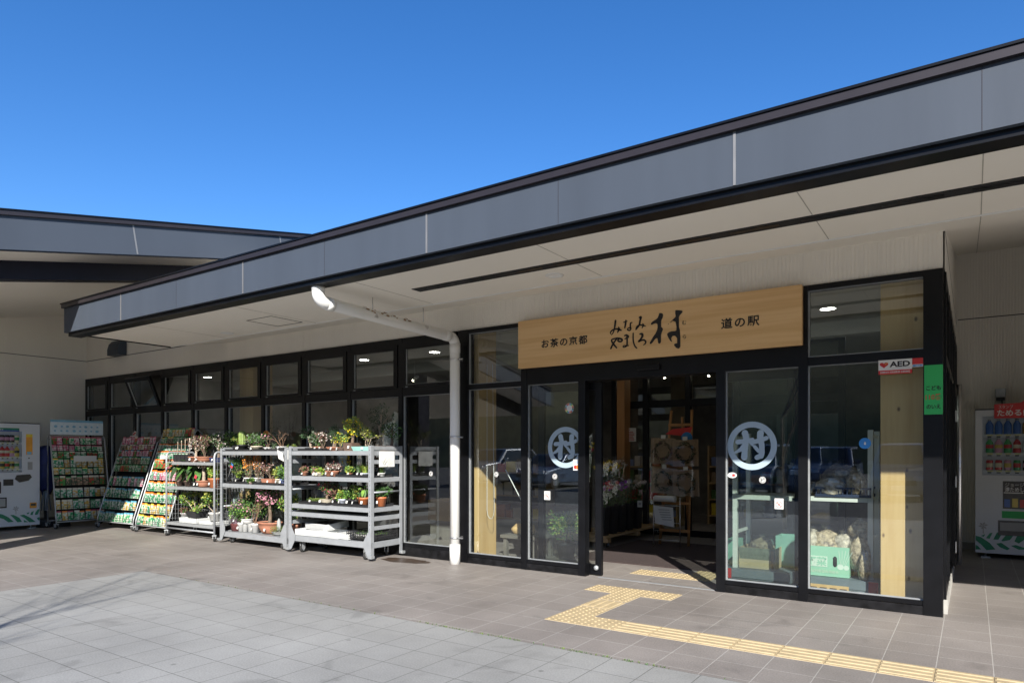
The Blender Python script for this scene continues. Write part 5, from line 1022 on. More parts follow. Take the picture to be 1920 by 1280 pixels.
plant('bush', 'tall leafy green plant in a terracotta pot beside the right gusset', -7.92, -.30, zb, .48, .26, ('round', 'terracotta', .16, .15), 'light', dens=1.3)
plant('bush', 'tall green plant in a black pot at the back of the bottom shelf', -8.76, -.20, zb, .52, .34, ('round', 'pot_black', .18, .16), 'mid', dens=1.3, tagp=False)
plant('bush', 'dark evergreen at the back left of the bottom shelf, middle trolley', -9.08, -.17, zb, .5, .3, ('round', 'pot_black', .18, .16), 'dark', dens=1.0, tagp=False)
# ---- narrow tube-framed trolley
z1, z2, zb = 1.216, .816, .236
for k, (x, y) in enumerate(((-10.66, -.50), (-10.55, -.50), (-10.44, -.50), (-10.33, -.49))):
    t = thing('seedling_pot', 'square black pot holding a bare wooden stake, top of narrow trolley', 'pot', (x, y, z1), 0, 'black pots with bare stakes'); pot(t, 'box', 'pot_black', .10, .12); MB().tube([(0, 0, .08), (.01, 0, .33 + .02 * k)], .006, 5).build('stake', 'bark_pale', t)
plant('bonsai', 'white blossom bonsai in a terracotta pot, top of narrow trolley', -10.20, -.46, z1, .30, .26, ('round', 'terracotta', .22, .085), 'brown', 'petal_white', dens=.7, trunk='bark_pale')
plant('twig', 'red-budded bonsai in a wide terracotta pot, top of narrow trolley', -9.94, -.46, z1, .36, .30, ('bowl', 'terracotta', .27, .085), 'maroon', 'petal_pale', dens=1.4)
plant('bonsai', 'silvery white bonsai in a navy blue pot', -9.66, -.40, z1, .36, .28, ('box', 'pot_navy', .20, .07), 'grey', 'petal_white', dens=.75)
plant('bush', 'dark green shrub behind the bare stakes', -10.42, -.16, z1, .36, .28, ('round', 'pot_black', .16, .12), 'dark', dens=.9, tagp=False)
plant('bush', 'leafy green shrub behind the silvery bonsai', -9.62, -.15, z1, .40, .30, ('round', 'pot_black', .16, .1), 'mid', dens=.9, tagp=False)
plant('broad', 'large-leaved lily in a brown pot overhanging the seed stand', -10.66, -.46, z2, .30, .36, ('round', 'pot_brown', .13, .09), 'mid', dens=1.0, tagp=False)
plant('broad', 'large-leaved lily in a brown pot, second from the mesh end', -10.45, -.44, z2, .30, .34, ('round', 'pot_brown', .13, .09), 'dark', dens=1.0, tagp=False)
lp = plant('broad', 'dark leafy plant in a black pot with a red picture label', -10.24, -.40, z2, .32, .28, ('round', 'pot_black', .18, .075), 'dark', dens=.9); MB().box(.02, -.13, .18, .075, -.128, .24, Matrix.Rotation(.5, 4, 'Y')).build('picture_label', 'petal_red', lp)
plant('tree', 'white flowering thick-trunked plant in a terracotta pot', -9.97, -.46, z2, .36, .30, ('bowl', 'terracotta', .23, .105), 'grey', 'petal_white', dens=.8, trunk='bark_pale')
plant('bush', 'yellow-green plant in an orange plastic pot, end of narrow trolley', -9.66, -.48, z2, .20, .22, ('round', 'plastic_orange', .17, .15), 'yellow', dens=1.0)
plant('jade', 'larger jade plant with pink flower heads in a white pot', -10.38, -.36, zb + .03, .40, .42, ('round', 'pot_white', .2, .12), 'light', 'petal_pale', dens=1.2, trunk='bark_pale')
plant('jade', 'smaller jade plant with pink flower heads in a white pot beside the end frame', -9.78, -.38, zb + .05, .36, .34, ('round', 'pot_white', .2, .13), 'light', 'petal_pale', dens=1.1, trunk='bark_pale')
plant('bush', 'small dark red succulent at the left of the lowest shelf', -10.52, -.46, zb + .07, .08, .13, ('round', 'pot_white', .13, .07), 'maroon', dens=.5, tagp=False)
plant('moss', 'green seedlings in a black slatted basket on a white tray', -10.16, -.46, zb + .085, .10, .26, ('box', 'pot_black', .28, .10, .2), 'light', dens=1.0, tagp=False)
foam('white foam tray under the black slatted basket, narrow trolley', -10.22, -.44, zb, .24, .15, .08, 0, 0, 'white foam trays on the narrow trolley'); foam('white foam tray under the smaller jade plant', -9.75, -.42, zb, .17, .15, .05, 0, 0, 'white foam trays on the narrow trolley')
# ================================================================== INSIDE THE VESTIBULE
DM = tag(MB().box(-4.1, 1.0, .001, -1.95, 3.2, .012).build('door_mat', 'mat_pile'), 'wide dark brown mat inside the open doorway', 'mat')
FS = thing('flower_stand', 'low wheeled wooden pallet carrying black flower buckets inside the door', 'stand', (-4.86, 2.06, 0))
for k in range(4): MB().box(.02 + k * .19, 0, .14, .18 + k * .19, 2.2, .165).build('board', 'pallet_wood', FS)
for y in (.06, 1.1, 2.1): MB().box(.0, y - .045, .08, .78, y + .045, .139).build('bearer', 'pallet_wood', FS)
for x in (.08, .70):
    for y in (.15, 2.0): caster(FS, x, y, .08, .036, .2)
M('kraft', (.30, .21, .13), .8, var=.12, scale=20); M('wreath_leaf', (.085, .07, .035), .8, var=.4, scale=40); M('wrap', (.75, .78, .78), .3)
def bucket(label, x, y, h):
    t = thing('flower_bucket', label, 'bucket', (x, y, .166), 0, 'black flower buckets'); m = MB()
    m.lathe([(.095, 0), (.115, h), (.122, h), (.122, h + .012), (.105, h + .012), (.09, .03)], n=4); m.v = [tuple(Matrix.Rotation(pi / 4, 3, 'Z') @ Vector(v)) for v in m.v]; m.s = [False] * len(m.s); m.build('bucket', 'pot_black', t)
    r = MB()
    for k in range(3): r.box(-.06 + .06 * k - .006, -.0885 - .012, .03, -.06 + .06 * k + .006, -.0885 + .004, h)
    r.build('rib', 'pot_black', t); return t
def bouquet(label, x, y, z, H, W2, flo, n=16, lean=(0, 0)):
    t = thing('bouquet', label, 'bouquet', (x, y, z), 0, 'wrapped bouquets in the buckets'); f, fl, st_, wr = MB(), MB(), MB(), MB()
    for k in range(n):
        a = k * 2.4; q = (k / n) ** .5 * W2 / 2; p1 = Vector((q * cos(a) + lean[0], q * sin(a) + lean[1], H * RP.uniform(.82, 1))); p0 = Vector((0, 0, 0)); st_.tube([p0, p1], .003, 4, False)
        for _ in range(5): leafq(f, p0.lerp(p1, RP.uniform(.45, .95)), rvec() + Vector((0, 0, .6)), .06, .012)
        for _ in range(3): blossom(fl, p1 + rvec() * .018, RP.uniform(.018, .03), k % len(flo))
    st_.build('stem', 'leaf_mid', t); f.build('foliage', 'leaf_mid', t); fl.build('flowers', list(flo), t)
    nn = 12
    for u, q in ((.35, .35), (.95, .62), (1.05, .72)):
        for k in range(nn): a = 2 * pi * k / nn; rr_ = q * W2 * (1 + .18 * (k % 2)); wr.v.append((rr_ * cos(a) + lean[0] * u, rr_ * sin(a) + lean[1] * u, H * u * (1 + .06 * (k % 2))))
    for i in range(2):
        for k in range(nn): j = (k + 1) % nn; wr.face([i * nn + k, i * nn + j, (i + 1) * nn + j, (i + 1) * nn + k])
    wr.build('clear_wrap', 'clear_film', t)
ys_ = (2.22, 2.50, 2.78, 3.06, 3.4)
bl = [('purple and red bouquet in the front black bucket', ('petal_purple', 'petal_red')), ('white and red bouquet in the second black bucket', ('petal_white', 'petal_red', 'petal_white')), ('tall purple stock bouquet between the white bouquets', ('petal_purple',)), ('white bouquet with wide clear wrap at the rear of the front row', ('petal_white', 'leaf_grey')), ('leaning white bouquet beside the price label', ('petal_white',))]
for k, y in enumerate(ys_): bucket(['front', 'second', 'third', 'fourth', 'rear'][k] + ' black bucket of the near row on the wooden pallet', -4.24, y, .40); bouquet(bl[k][0], -4.24, y, .30, .62 + .03 * (k % 2), .22, bl[k][1], 16, (.06 if k == 4 else .02, 0))
b2 = [('yellow chrysanthemum bouquet in the front tall bucket', ('petal_yellow',)), ('yellow and white bouquet in the second tall bucket', ('petal_yellow', 'petal_yellow', 'petal_white')), ('white bouquet in the rear tall bucket', ('petal_white',))]
for k, y in enumerate((2.72, 3.0, 3.28)): bucket(['front', 'second', 'rear'][k] + ' taller black bucket behind the near row', -4.49, y, .5); bouquet(b2[k][0], -4.49, y, .45, .78, .26, b2[k][1], 18)
bouquet('highest white and red bouquet by the wooden post', -4.66, 2.52, .55, 1.0, .24, ('petal_white', 'petal_red', 'petal_yellow'), 14)
bs_ = thing('flower_bucket', 'black bucket under the highest bouquet', 'bucket', (-4.66, 2.52, .166), 0); MB().lathe([(.07, 0), (.08, .55)], n=12).build('bucket', 'pot_black', bs_)
tg = tag(MB().box(-.04, -.002, -.05, .04, 0, .05).build('price_label', 'paper'), 'white price label hanging from the rear bucket', 'label'); tg.location = (-4.02, 3.05, .58); MB().box(-.02, -.003, -.02, .02, -.0022, .02).build('print', 'sticker_grey', tg)
wp = tag(MB().box(-4.78, 4.0 - .16, 0, -4.64, 4.07, 2.9).build('wood_post', 'easel_wood'), 'orange wooden post inside behind the flower buckets', 'post')
EZ = thing('easel', 'wooden easel carrying four wrapped wreaths', 'easel', (-3.42, 3.0, 0))
for s in (-1, 1): MB().tube([(s * .22, -.1, 0), (s * .16, .22, 2.0)], .02, 6).build('leg', 'easel_wood', EZ)
MB().tube([(0, .55, 0), (0, .24, 1.9)], .018, 6).build('leg', 'easel_wood', EZ)
for z in (.22, .62, 1.15, 1.78): MB().box(-.24 + .03 * z, -.11 + .16 * z - .012, z - .02, .24 - .03 * z, -.11 + .16 * z + .012, z + .02).build('crossbar', 'easel_wood', EZ)
def wreath(label, x, y, z, rot, col):
    t = thing('wrapped_wreath', label, 'wreath', (x, y, z), 0, 'wreaths on the easel'); t.rotation_euler = (0, rot, 0)
    MB().box(-.19, -.004, -.19, .19, .004, .19).build('board', 'kraft', t); m = MB(); 
    for k in range(150):
        a = RP.uniform(0, 6.28); q = .12 + RP.gauss(0, .012); p = Vector((q * cos(a), -.02 + RP.uniform(-.015, .01), q * 1.05 * sin(a))); m.mi = RP.choice((0, 0, 1)); leafq(m, p, Vector((-sin(a), 0, cos(a))) + rvec() * .7, .05, .008)
    m.build('wreath', ['wreath_leaf', col], t); MB().box(-.195, -.04, -.195, .195, -.038, .195).build('clear_wrap', 'clear_film', t)
    MB().box(-.035, -.006, .18, .035, -.0045, .235).build('hanger_card', 'paper', t)
wreath('brown wreath at the upper left of the easel', -3.60, 2.93, 1.39, .03, 'leaf_maroon'); wreath('green-brown wreath at the upper right of the easel', -3.21, 2.80, 1.36, -.02, 'leaf_dark'); wreath('dark wreath at the lower left of the easel', -3.59, 2.93, .95, .05, 'leaf_dark'); wreath('silvery wreath at the lower right of the easel', -3.20, 2.80, .93, -.03, 'leaf_grey')
fl_ = thing('fan_flag', 'red paper flag with a blue badge above the wreaths', 'flag', (-3.42, 2.98, 1.68)); MB().poly([(-.16, 0, -.04), (.2, 0, -.08), (.25, 0, .06), (-.06, 0, .03)]).build('flag', 'sign_red', fl_); MB().disc((.17, -.01, -.1), .085, 'Y', 14).build('badge', 'sticker_blue', fl_)
NS = thing('notice_stand', 'wire stand with a roll of bags and a white notice in front of the easel', 'stand', (-3.46, 2.72, 0))
for x in (-.2, .2): MB().tube([(x, 0, 0), (x, 0, .72)], .008, 6).build('leg', 'steel', NS)
for z in (.1, .35, .6): MB().tube([(-.2, 0, z), (.2, 0, z)], .006, 6).build('rung', 'steel', NS)
MB().tube([(-.16, -.05, .70), (.15, -.05, .70)], .045, 12).build('bag_roll', 'paper', NS); nb = MB().prism([(-.15, .34), (.14, .30), (.12, .58), (-.17, .60)], lambda u, v, w_: (u, w_, v), -.07, -.066).build('notice', 'paper', NS)
mb = MB()
for k in range(5): mb.box(-.10 + .015 * k, -.0715, .535 - .035 * k, .07 + .008 * k, -.0705, .548 - .035 * k)
mb.build('notice_print', 'sticker_grey', NS)
NT = thing('notice', 'white notice with rows of red print on the inner glass', 'notice', (-4.66, 4.02, 1.67)); MB().box(-.15, -.004, -.115, .15, 0, .115).build('sheet', 'paper', NT); mb = MB(); rn = random.Random(3)
for k in range(7):
    z = .085 - .026 * k - (.014 if k else 0); n = 4 if k == 0 else rn.randint(9, 11)
    for j in range(n): mb.box((j - n / 2) * .022 + .003, -.0052, z - .008, (j - n / 2) * .022 + .019, -.0042, z + .008)
mb.build('print', 'text_red', NT)
# shop shelves beyond the inner glass
PC = ['sign_yellow', 'petal_white', 'kraft', 'sign_red', 'leaf_mid', 'pot_blue', 'pot_cream', 'plastic_orange']
def shelf_unit(label, x, y, Wd, rows, seed):
    t = thing('shop_shelf', label, 'shelf', (x, y, 0), 0, 'shelves inside the shop'); r = random.Random(seed)
    for sx in (0, Wd - .03): MB().box(sx, 0, 0, sx + .03, .4, 1.5).build('side_panel', 'pallet_wood', t)
    for i in range(rows):
        z = .15 + i * 1.25 / rows; MB().box(.031, 0, z, Wd - .031, .4, z + .025).build('shelf', 'pallet_wood', t); xx = .06
        while xx < Wd - .2:
            w_ = r.uniform(.1, .22); h = r.uniform(.1, .24); q = tag(MB().box(0, 0, 0, w_, .2, h).box(.01, -.004, h * .3, w_ - .01, -.0005, h * .75).build('goods_box', r.choice(PC), bevel=.006), 'packed goods box standing on the %s' % label.split(',')[0].replace('shelf', 'shop shelf'), 'box', 'goods on the shop shelves'); q.location = (x + xx, y + .05, z + .026); xx += w_ + .03
shelf_unit('shelf far inside behind the flower buckets', -5.6, 5.4, 1.3, 4, 1); shelf_unit('shelf far inside behind the easel', -4.0, 6.2, 1.4, 4, 2); shelf_unit('low-lit shelf behind the nearest trolley', -7.6, 3.6, 1.5, 3, 3)
for k, (x, y) in enumerate(((-4.45, 5.2), (-3.7, 5.4), (-3.2, 4.9), (-6.5, 4.5), (-7.6, 3.1), (-8.6, 3.0))):
    t = thing('spotlight', 'small lit track spotlight under the shop ceiling', 'spotlight', (x, y, 2.72), 0, 'lit spotlights inside the shop'); MB().tube([(0, 0, .38), (0, 0, .1)], .008, 6).build('arm', 'white_paint', t); MB().tube([(.03, .05, .1), (0, -.05, .02)], .03, 10).build('lamp_body', 'white_paint', t); o = MB().lathe([(.001, .002), (.015, .001)], n=12, cap=False).build('bulb', 'spot_glow', t, (-.0, -.054, .018)); o.rotation_euler = (radians(115), 0, 0)
# pale counter and boards seen through the long windows
cb = thing('cardboard_stack', 'pale wooden crate seen low behind the glass by the drain pipe', 'crate', (-6.95, 1.5, 0)); MB().box(0, 0, .3, .9, .5, .62).build('crate', 'pallet_wood', cb); MB().box(.02, .03, 0, .88, .47, .299).build('base', 'interior_dark', cb)
db = thing('display_board', 'pale blue-grey board standing inside the long window', 'board', (-7.58, .95, 0)); MB().prism([(0, .95), (.55, .95), (.55, 1.95), (.42, 2.0), (.38, 1.85), (.22, 1.8), (.2, 1.5), (.05, 1.4)], lambda u, v, w_: (u, w_, v), 0, .02).build('board', 'poster_pale', db); MB().box(.1, -.1, 0, .5, .15, .03).build('foot', 'steel', db); MB().box(.25, .021, .03, .3, .05, 1.3).build('stay', 'steel', db)
db2 = thing('display_board', 'narrow pale board inside the window behind the yellow jasmine', 'board', (-8.35, .9, 0)); MB().box(0, 0, .8, .42, .02, 1.75).build('board', 'poster_pale', db2); MB().box(.18, .0, 0, .22, .02, .799).box(.05, -.1, 0, .35, .15, .03).build('foot', 'steel', db2)
for k, (x, w_) in enumerate(((-12.5, 1.2), (-11.0, 1.1))): 
    t = thing('counter', ['long pale counter deep inside the left windows', 'second pale counter inside the left windows'][k], 'counter', (x, 1.1, 0), 0); MB().box(0, 0, 1.28, w_, .5, 1.33).build('worktop', 'white_paint', t); MB().box(.03, .03, 0, w_ - .03, .47, 1.279).build('body', 'poster_pale', t)
bc = tag(MB().tube([(-.055, 0, 1.9), (-.055, 0, .1), (-.04, 0, .03), (-.01, 0, 0), (.02, 0, 0), (.045, 0, .04), (.055, 0, .12), (.03, 0, 1.9)], .0028, 6).build('blind_chain', 'white_paint'), 'white bead chain loop hanging in front of the cedar pillar', 'blind chain'); bc.location = (-4.72, .12, .55)
lp = tag(MB().tube([(0, 0, 1.15), (.38, 0, .55)], .007, 5).build('slant_strip', 'white_paint'), 'thin white slanting strip behind the left entrance window', 'pole'); lp.location = (-4.62, .3, 0)  # slanting white line behind the pane, drawn as a thin tube
lt = thing('low_table', 'low table with rocks behind the left entrance window', 'table', (-4.88, .55, 0)); MB().box(0, 0, .26, .55, .5, .30).build('tabletop', 'interior_dark', lt)
for x in (.03, .47):
    for y in (.03, .42): MB().box(x, y, 0, x + .05, y + .05, .259).build('leg', 'interior_dark', lt)
def lump(name, mat, label, cat, c, r, sq=(1, 1, 1), grp=None, seed=0, knot=False, film=None):
    rk = random.Random(seed); m = MB(); nu, nv = 14, 9; ph = [rk.uniform(0, 6.28) for _ in range(6)]
    for j in range(nv + 1):
        t = pi * j / nv
        for i in range(nu):
            a = 2 * pi * i / nu; k = 1 + .09 * sin(3 * a + ph[0] + 2 * t) + .08 * sin(2 * t * 2 + ph[1] + a) + .05 * rk.uniform(-1, 1); z = cos(t); z = max(z, -.78)
            m.v.append((r * sq[0] * k * sin(t) * cos(a), r * sq[1] * k * sin(t) * sin(a), r * sq[2] * k * z + r * sq[2] * .78))
    for j in range(nv):
        for i in range(nu): i2 = (i + 1) % nu; m.face([j * nu + i, (j + 1) * nu + i, (j + 1) * nu + i2, j * nu + i2], True)
    if knot:
        t = thing(name, label, cat, c, rk.uniform(-1, 1), grp); m.build('contents', mat, t); f = MB(); f.v = [(x * q_, y * q_, z * q_) for x, y, z in m.v for q_ in (1.03 + rk.uniform(0, .07),)]; f.f = [list(q) for q in m.f]; f.m = [0] * len(f.f); f.s = [False for _ in f.f]; top = r * sq[2] * 1.8
        for k in range(9): a = k * .7; leafq(f, Vector((0, 0, top * .98)), Vector((cos(a), sin(a), 1.4)), r * .55, r * .14)
        f.build('clear_bag', 'bag_film', t); return t
    o = m.build(name, mat); tag(o, label, cat, grp); o.location = c; return o
M('mushroom', (.46, .38, .26), .9, var=.65, scale=34, bump=1.0, bscale=45); M('mushroom_dark', (.30, .25, .16), .9, var=.7, scale=34, bump=1.0, bscale=45); M('mushroom_pale', (.58, .52, .42), .9, var=.45, scale=34, bump=1.0, bscale=45)
lump('rock', 'cedar', 'pale rough rock on the low table', 'rock', (-4.72, .75, .30), .09, (1.2, 1, .8), None, 5); lump('rock', 'pallet_wood', 'brown rough rock on the low table', 'rock', (-4.58, .8, .30), .08, (1, 1, .9), None, 6)
plant('bush', 'leafy green pot plant standing behind the left door pane', -4.12, .95, .0, .42, .46, ('round', 'pot_black', .26, .22), 'light', dens=1.3, grp=None, tagp=False)
# ---- right-hand windows: shelf rack, boxes and bags of dried mushrooms
M('cream_rack', (.72, .76, .70), .45, var=.03); M('crate_grey', (.15, .19, .21), .55, var=.1); M('crate_blue', (.03, .045, .09), .5); M('card_green', (.30, .58, .42), .7, var=.04, scale=4); M('card_beige', (.48, .40, .25), .8, var=.08, scale=6); M('card_pale', (.60, .72, .62), .7); M('pot_teal', (.20, .42, .33), .7)
SR = thing('shelf_rack', 'cream metal shelf rack standing inside the right-hand windows', 'shelf rack', (-1.88, .46, .171))
for x in (.02, 1.27):
    for y in (0, .5): MB().box(x, y, 0, x + .045, y + .045, 1.40).build('post', 'cream_rack', SR)
for z, a, b in ((.71, .066, .60), (.72, .70, 1.269)): MB().box(a, -.002, z, b, .02, z + .045).box(a, .5, z, b, .53, z + .045).box(a, .02, z + .03, b, .5, z + .045).build('shelf', 'cream_rack', SR)
for x in (.03, 1.28): MB().box(x, .046, .35, x + .02, .499, .38).box(x, .046, 1.33, x + .02, .499, 1.36).build('side_rail', 'cream_rack', SR)
for k, (x, w_, y) in enumerate(((-1.92, .62, .40), (-1.16, .64, .36))):
    t = thing('folding_container', ['grey folding container under the beige cardboard box', 'grey folding container under the green vegetable box'][k], 'container', (x, y, 0), 0, 'grey folding containers'); MB().box(0, 0, .0, w_, .6, .085).box(-.01, -.01, .085, w_ + .01, .61, .17).build('body', 'crate_grey', t)
    MB().box(.12, -.006, .02, .26, -.0005, .07).box(.34, -.006, .02, .48, -.0005, .07).build('handle', 'pot_black', t); cx = -.012 if k == 0 else w_ - .07; MB().box(cx, -.014, .0, cx + .08, -.0115, .172).build('corner', 'sign_red', t)
def cbox(name, label, x, y, z, w_, d, h, mat, flaps=True, grp=None):
    t = thing(name, label, 'box', (x, y, z), 0, grp); MB().box(0, 0, 0, w_, d, .01).box(0, 0, .01, w_, .008, h).box(0, d - .008, .01, w_, d, h).box(0, .008, .01, .008, d - .008, h).box(w_ - .008, .008, .01, w_, d - .008, h).build('body', mat, t); return t
GB = cbox('cardboard_box', 'green cardboard vegetable box printed 野菜 under the mushroom bags', -1.20, .42, .175, .44, .36, .285, 'card_green')
MB().box(.06, -.0025, .09, .25, -.0005, .19).build('label_patch', 'card_pale', GB); text('野菜', .09, 'card_green', (.155, -.003, .14), GB, fat=.003); MB().prism([(.30, .11), (.31, .095), (.325, .095), (.335, .11), (.335, .18), (.325, .195), (.31, .195), (.30, .18)], lambda u, v, w_: (u, w_, v), -.002, -.0005).build('hand_hole', 'dark_gap', GB)
mb = MB().disc((.365, -.0015, .10), .028, 'Y', 12).disc((.415, -.0015, .095), .024, 'Y', 12)
for k in range(5): mb.poly([(.365 + .01 * k, -.0015, .12), (.369 + .01 * k, -.0015, .12), (.352 + .03 * k, -.0015, .255), (.348 + .03 * k, -.0015, .255)])
mb.build('turnip_print', 'card_pale', GB); text('南山城村野菜出荷組合', .03, 'card_pale', (.2, -.002, .045), GB, width=.30)
BB = cbox('cardboard_box', 'beige cardboard box holding one bag under the right ring decal', -1.80, .48, .175, .36, .30, .21, 'card_beige'); MB().prism([(0, .0), (.36, 0), (.355, -.17), (.01, -.165)], lambda u, v, w_: (u, -.003 - w_ + v * -.06, .21 + v), 0, .004).build('flap', 'leaf_grey', BB); MB().box(.32, -.006, .0, .345, -.0005, .2).build('tape', 'kraft', BB)
cbox('cardboard_box', 'plain teal cardboard box behind the door mullion', -1.50, .75, .175, .24, .24, .32, 'pot_teal'); cbox('cardboard_box', 'plain teal carton at the left edge of the right door pane', -2.02, .75, 0, .12, .25, .42, 'pot_teal')
bags = [('dark bag of dried mushrooms in the beige box', (-1.60, .62, .28), .125, 'mushroom_dark', (1.1, 1, .9)), ('pale bag of dried mushrooms at the left of the green box', (-1.12, .54, .40), .13, 'mushroom_pale', (.9, .9, .85)), ('large brown bag of dried mushrooms at the middle of the green box', (-.99, .56, .37), .15, 'mushroom', (1, .8, .85)), ('pale bag of dried mushrooms at the right of the green box', (-.84, .56, .40), .12, 'mushroom_pale', (.9, .8, .8)),
 ('upright bag of dried mushrooms slumped beside the green box', (-.68, .50, .26), .12, 'mushroom', (.85, .8, 1.5)), ('small bag of dried mushrooms above the slumped bag', (-.70, .62, .54), .10, 'mushroom', (1, .9, .9)), ('long thin bag of mushrooms standing by the rack post', (-.63, .42, .175), .07, 'mushroom', (.75, .75, 2.0)), ('big dark bag lying at the top of the blue crate', (-.88, .66, 1.03), .15, 'mushroom_dark', (1.35, .9, .75)), ('grey bag of dried mushrooms in the middle of the blue crate', (-.93, .52, .95), .11, 'mushroom_pale', (1.25, .9, .85)), ('round bag of dried mushrooms at the right of the blue crate', (-.71, .53, .95), .105, 'mushroom', (.95, .9, 1.15)), ('small leafy bag left of the blue crate', (-1.14, .55, .94), .07, 'mushroom_dark', (1, 1, 1))]
for k, (l, c, r, mt, sq) in enumerate(bags): lump('mushroom_bag', mt, l, 'bag', c, r, sq, 'bags of dried mushrooms', k + 20, knot=True)
bc2 = thing('open_crate', 'dark blue slotted crate of mushroom bags on the rack shelf', 'crate', (-1.06, .44, .936)); m = MB().box(0, 0, 0, .48, .34, .01)
for z in (.01, .075): m.box(0, 0, z, .48, .008, z + .018).box(0, .332, z, .48, .34, z + .018).box(0, .008, z, .008, .332, z + .018).box(.472, .008, z, .48, .332, z + .018)
for k in range(13): m.box(.005 + k * .0385, .001, .028, .015 + k * .0385, .007, .075)
m.build('slats', 'crate_blue', bc2)
wsn = thing('marked_board', 'narrow wooden board with brown brushed marks at the foot of the right-hand window', 'board', (-1.10, .24, .0)); MB().box(0, 0, 0, .36, .012, .125).build('board', 'cedar', wsn); mb = MB()
for k in range(4): mb.box(.03 + k * .085, -.002, .09, .09 + k * .085, -.0005, .10); mb.box(.055 + k * .085, -.002, .03, .066 + k * .085, -.0005, .09 - .01)
mb.build('brush_marks', 'pot_brown', wsn)
# ================================================================== ACROSS THE CAR PARK (seen in the glass)
M('car_blue', (.10, .14, .22), .25, .2); M('car_silver', (.48, .50, .52), .28, .6); M('car_white', (.75, .76, .76), .25); M('car_dark', (.03, .035, .045), .25, .3); M('car_glass', (.02, .03, .035), .06); M('headlamp', (.75, .78, .8), .1); M('tail_red', (.35, .01, .01), .2); M('tyre', (.018, .018, .018), .8); M('plate', (.75, .75, .70), .5)
CARP = {'sedan': (4.5, 1.7, [(0, .35), (.02, .62), (.25, .74), (1.15, .86), (1.95, 1.38), (3.15, 1.42), (3.95, 1.02), (4.42, .95), (4.5, .6), (4.48, .33)], (1.2, 3.9, .88)), 'suv': (4.3, 1.75, [(0, .42), (.02, .80), (.2, .95), (1.05, 1.05), (1.7, 1.60), (3.6, 1.66), (4.2, 1.1), (4.3, .8), (4.28, .4)], (1.1, 4.15, 1.08)), 'van': (3.4, 1.48, [(0, .35), (.02, .75), (.12, .92), (.55, 1.02), (1.05, 1.70), (3.2, 1.76), (3.38, 1.0), (3.4, .6), (3.38, .33)], (.6, 3.34, 1.05))}
def car(kind, col, label, x, y, rz):
    L_, Wd, prof, (g0, g1, gz) = CARP[kind]; t = thing('parked_car', label, 'car', (x, y, -.06), rz, 'cars in the car park'); h = Wd / 2
    def half(z): return h * (1 if z < gz else 1 - .16 * (z - gz) / .6)
    low = [(a, b) for a, b in prof if b <= gz + .01]; m = MB(); b0 = len(m.v); body = prof + [(L_ - .05, .22), (.05, .22)]
    for s in (-1, 1):
        for px, pz in body: m.v.append((px - L_ / 2, s * half(pz) * (.97 if pz < .3 else 1), pz))
    n = len(body); m.face(list(range(n))); m.face(list(range(2 * n - 1, n - 1, -1)))
    for i in range(n): j = (i + 1) % n; m.face([i, i + n, j + n, j])
    m.build('body', col, t, bevel=.05)
    up = [(a, b) for a, b in prof if b > gz + .05]; ztop = max(b for a, b in prof); inn = [(g0 + .22, gz + .02), (up[0][0] + .06, ztop - .11), (up[-1][0] - .05 if up[-1][1] > gz + .3 else up[-2][0], ztop - .10), (g1 - .2, gz + .03)]
    for s in (-1, 1):
        g = MB(); g.poly([(a - L_ / 2, s * (half(b) + .012), b) for a, b in inn]); g.build('side_window', 'car_glass', t)
    k0 = [i for i, (a, b) in enumerate(prof) if b > gz + .2][0]; (ax, az), (bx_, bz) = prof[k0 - 1], prof[k0]
    f = lambda u: (ax + (bx_ - ax) * u, az + (bz - az) * u); (px, pz), (qx, qz) = f(.1), f(.92)
    MB().poly([(px - L_ / 2 - .012, -half(pz) * .86, pz + .012), (px - L_ / 2 - .012, half(pz) * .86, pz + .012), (qx - L_ / 2 - .012, half(qz) * .84, qz + .012), (qx - L_ / 2 - .012, -half(qz) * .84, qz + .012)]).build('windscreen', 'car_glass', t)
    for s in (-1, 1): MB().cbox((-L_ / 2 + .04, s * h * .74, .68 if kind != 'suv' else .82), (.12, .34, .15)).build('headlight', 'headlamp', t, bevel=.02); MB().cbox((-L_ / 2 + .45 + (1.0 if kind != 'van' else .45), s * (h + .08), gz + .08), (.1, .16, .12)).build('wing_mirror', col, t, bevel=.02)
    MB().cbox((-L_ / 2 - .005, 0, .55), (.03, .95, .14)).build('grille', 'car_dark', t); MB().cbox((-L_ / 2 - .022, 0, .40), (.01, .34, .165)).build('licence_plate', 'plate', t)
    for wx in (.78 if kind != 'van' else .55, L_ - .8 if kind != 'van' else L_ - .55):
        for s in (-1, 1):
            wo = MB().tube([(wx - L_ / 2, s * (h - .2), .31), (wx - L_ / 2, s * (h + .01), .31)], .31, 20).build('wheel', 'tyre', t); MB().tube([(wx - L_ / 2, s * (h + .0), .31), (wx - L_ / 2, s * (h + .02), .31)], .19, 14).build('rim', 'car_silver', wo)
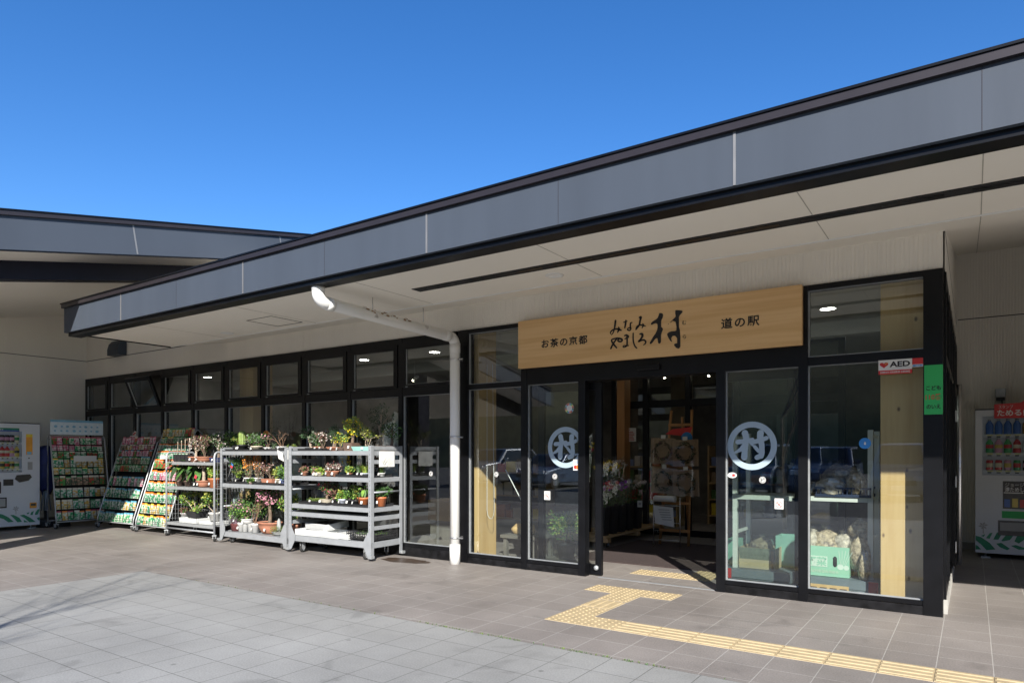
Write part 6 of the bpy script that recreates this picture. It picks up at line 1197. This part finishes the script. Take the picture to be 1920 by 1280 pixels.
for kd, cl_, lab, x, y, a in (('suv', 'car_silver', 'silver four-wheel-drive car, farthest along the car park row', -17.4, -18.2, -1.50), ('sedan', 'car_blue', 'dark blue saloon car parked beside the silver one', -14.4, -18.0, -1.58), ('van', 'car_white', 'tall white minivan in the middle of the row', -10.6, -18.2, -1.57), ('van', 'car_blue', 'dark blue minivan parked next to the bare tree', -5.9, -17.8, -1.57), ('suv', 'car_blue', 'dark blue four-wheel-drive car between two minivans', -3.8, -18.0, -1.60), ('van', 'car_silver', 'silver minivan at the near end of the row', -1.6, -17.8, -1.57)): car(kd, cl_, lab, x, y, a)
rt = random.Random(21); BT = thing('bare_tree', 'slender leafless tree standing on the paving opposite the entrance', 'tree', (-3.1, -8.4, 0)); mt, mc = MB(), MB()
def grow(p, d, L_, r, lv):
    pts = [p]; q = p
    for k in range(4): d = (d + Vector((rt.uniform(-1, 1), rt.uniform(-1, 1), rt.uniform(-.2, .6))) * .13).normalized(); q = q + d * L_ / 4; pts.append(q)
    (mt if lv >= 4 else mc).tube(pts, [q_ * (.62 if lv < 3 else 1) for q_ in (r, r * .9, r * .8, r * .68, r * .56)], 7 if lv > 2 else 4, False)
    if lv == 0: return
    for k in range(3 if lv > 1 else 2):
        v = Vector((rt.uniform(-1, 1), rt.uniform(-1, 1), rt.uniform(.1, .9))); grow(pts[rt.choice((2, 3, 4))], (d * .9 + v * .75).normalized(), L_ * rt.uniform(.6, .78), r * .52, lv - 1)
grow(Vector((0, 0, 0)), Vector((.03, 0, 1)), 2.1, .05, 4); mt.build('trunk', 'bark', BT); mc.build('branches', 'bark', BT)
rw = random.Random(2); wd = MB()
for _ in range(260):
    x = rw.choice((rw.uniform(-3.4, -2.5), rw.uniform(-2.2, -1.4), rw.uniform(-7, 2))); wd.mi = rw.randint(0, 1); leafq(wd, Vector((x, -2.583 + rw.uniform(-.008, .008), .0)), Vector((rw.uniform(-.6, .6), rw.uniform(-.6, .6), .8)), rw.uniform(.008, .022), .003)
o = wd.build('weeds', ['leaf_mid', 'moss']); o['kind'] = 'stuff'
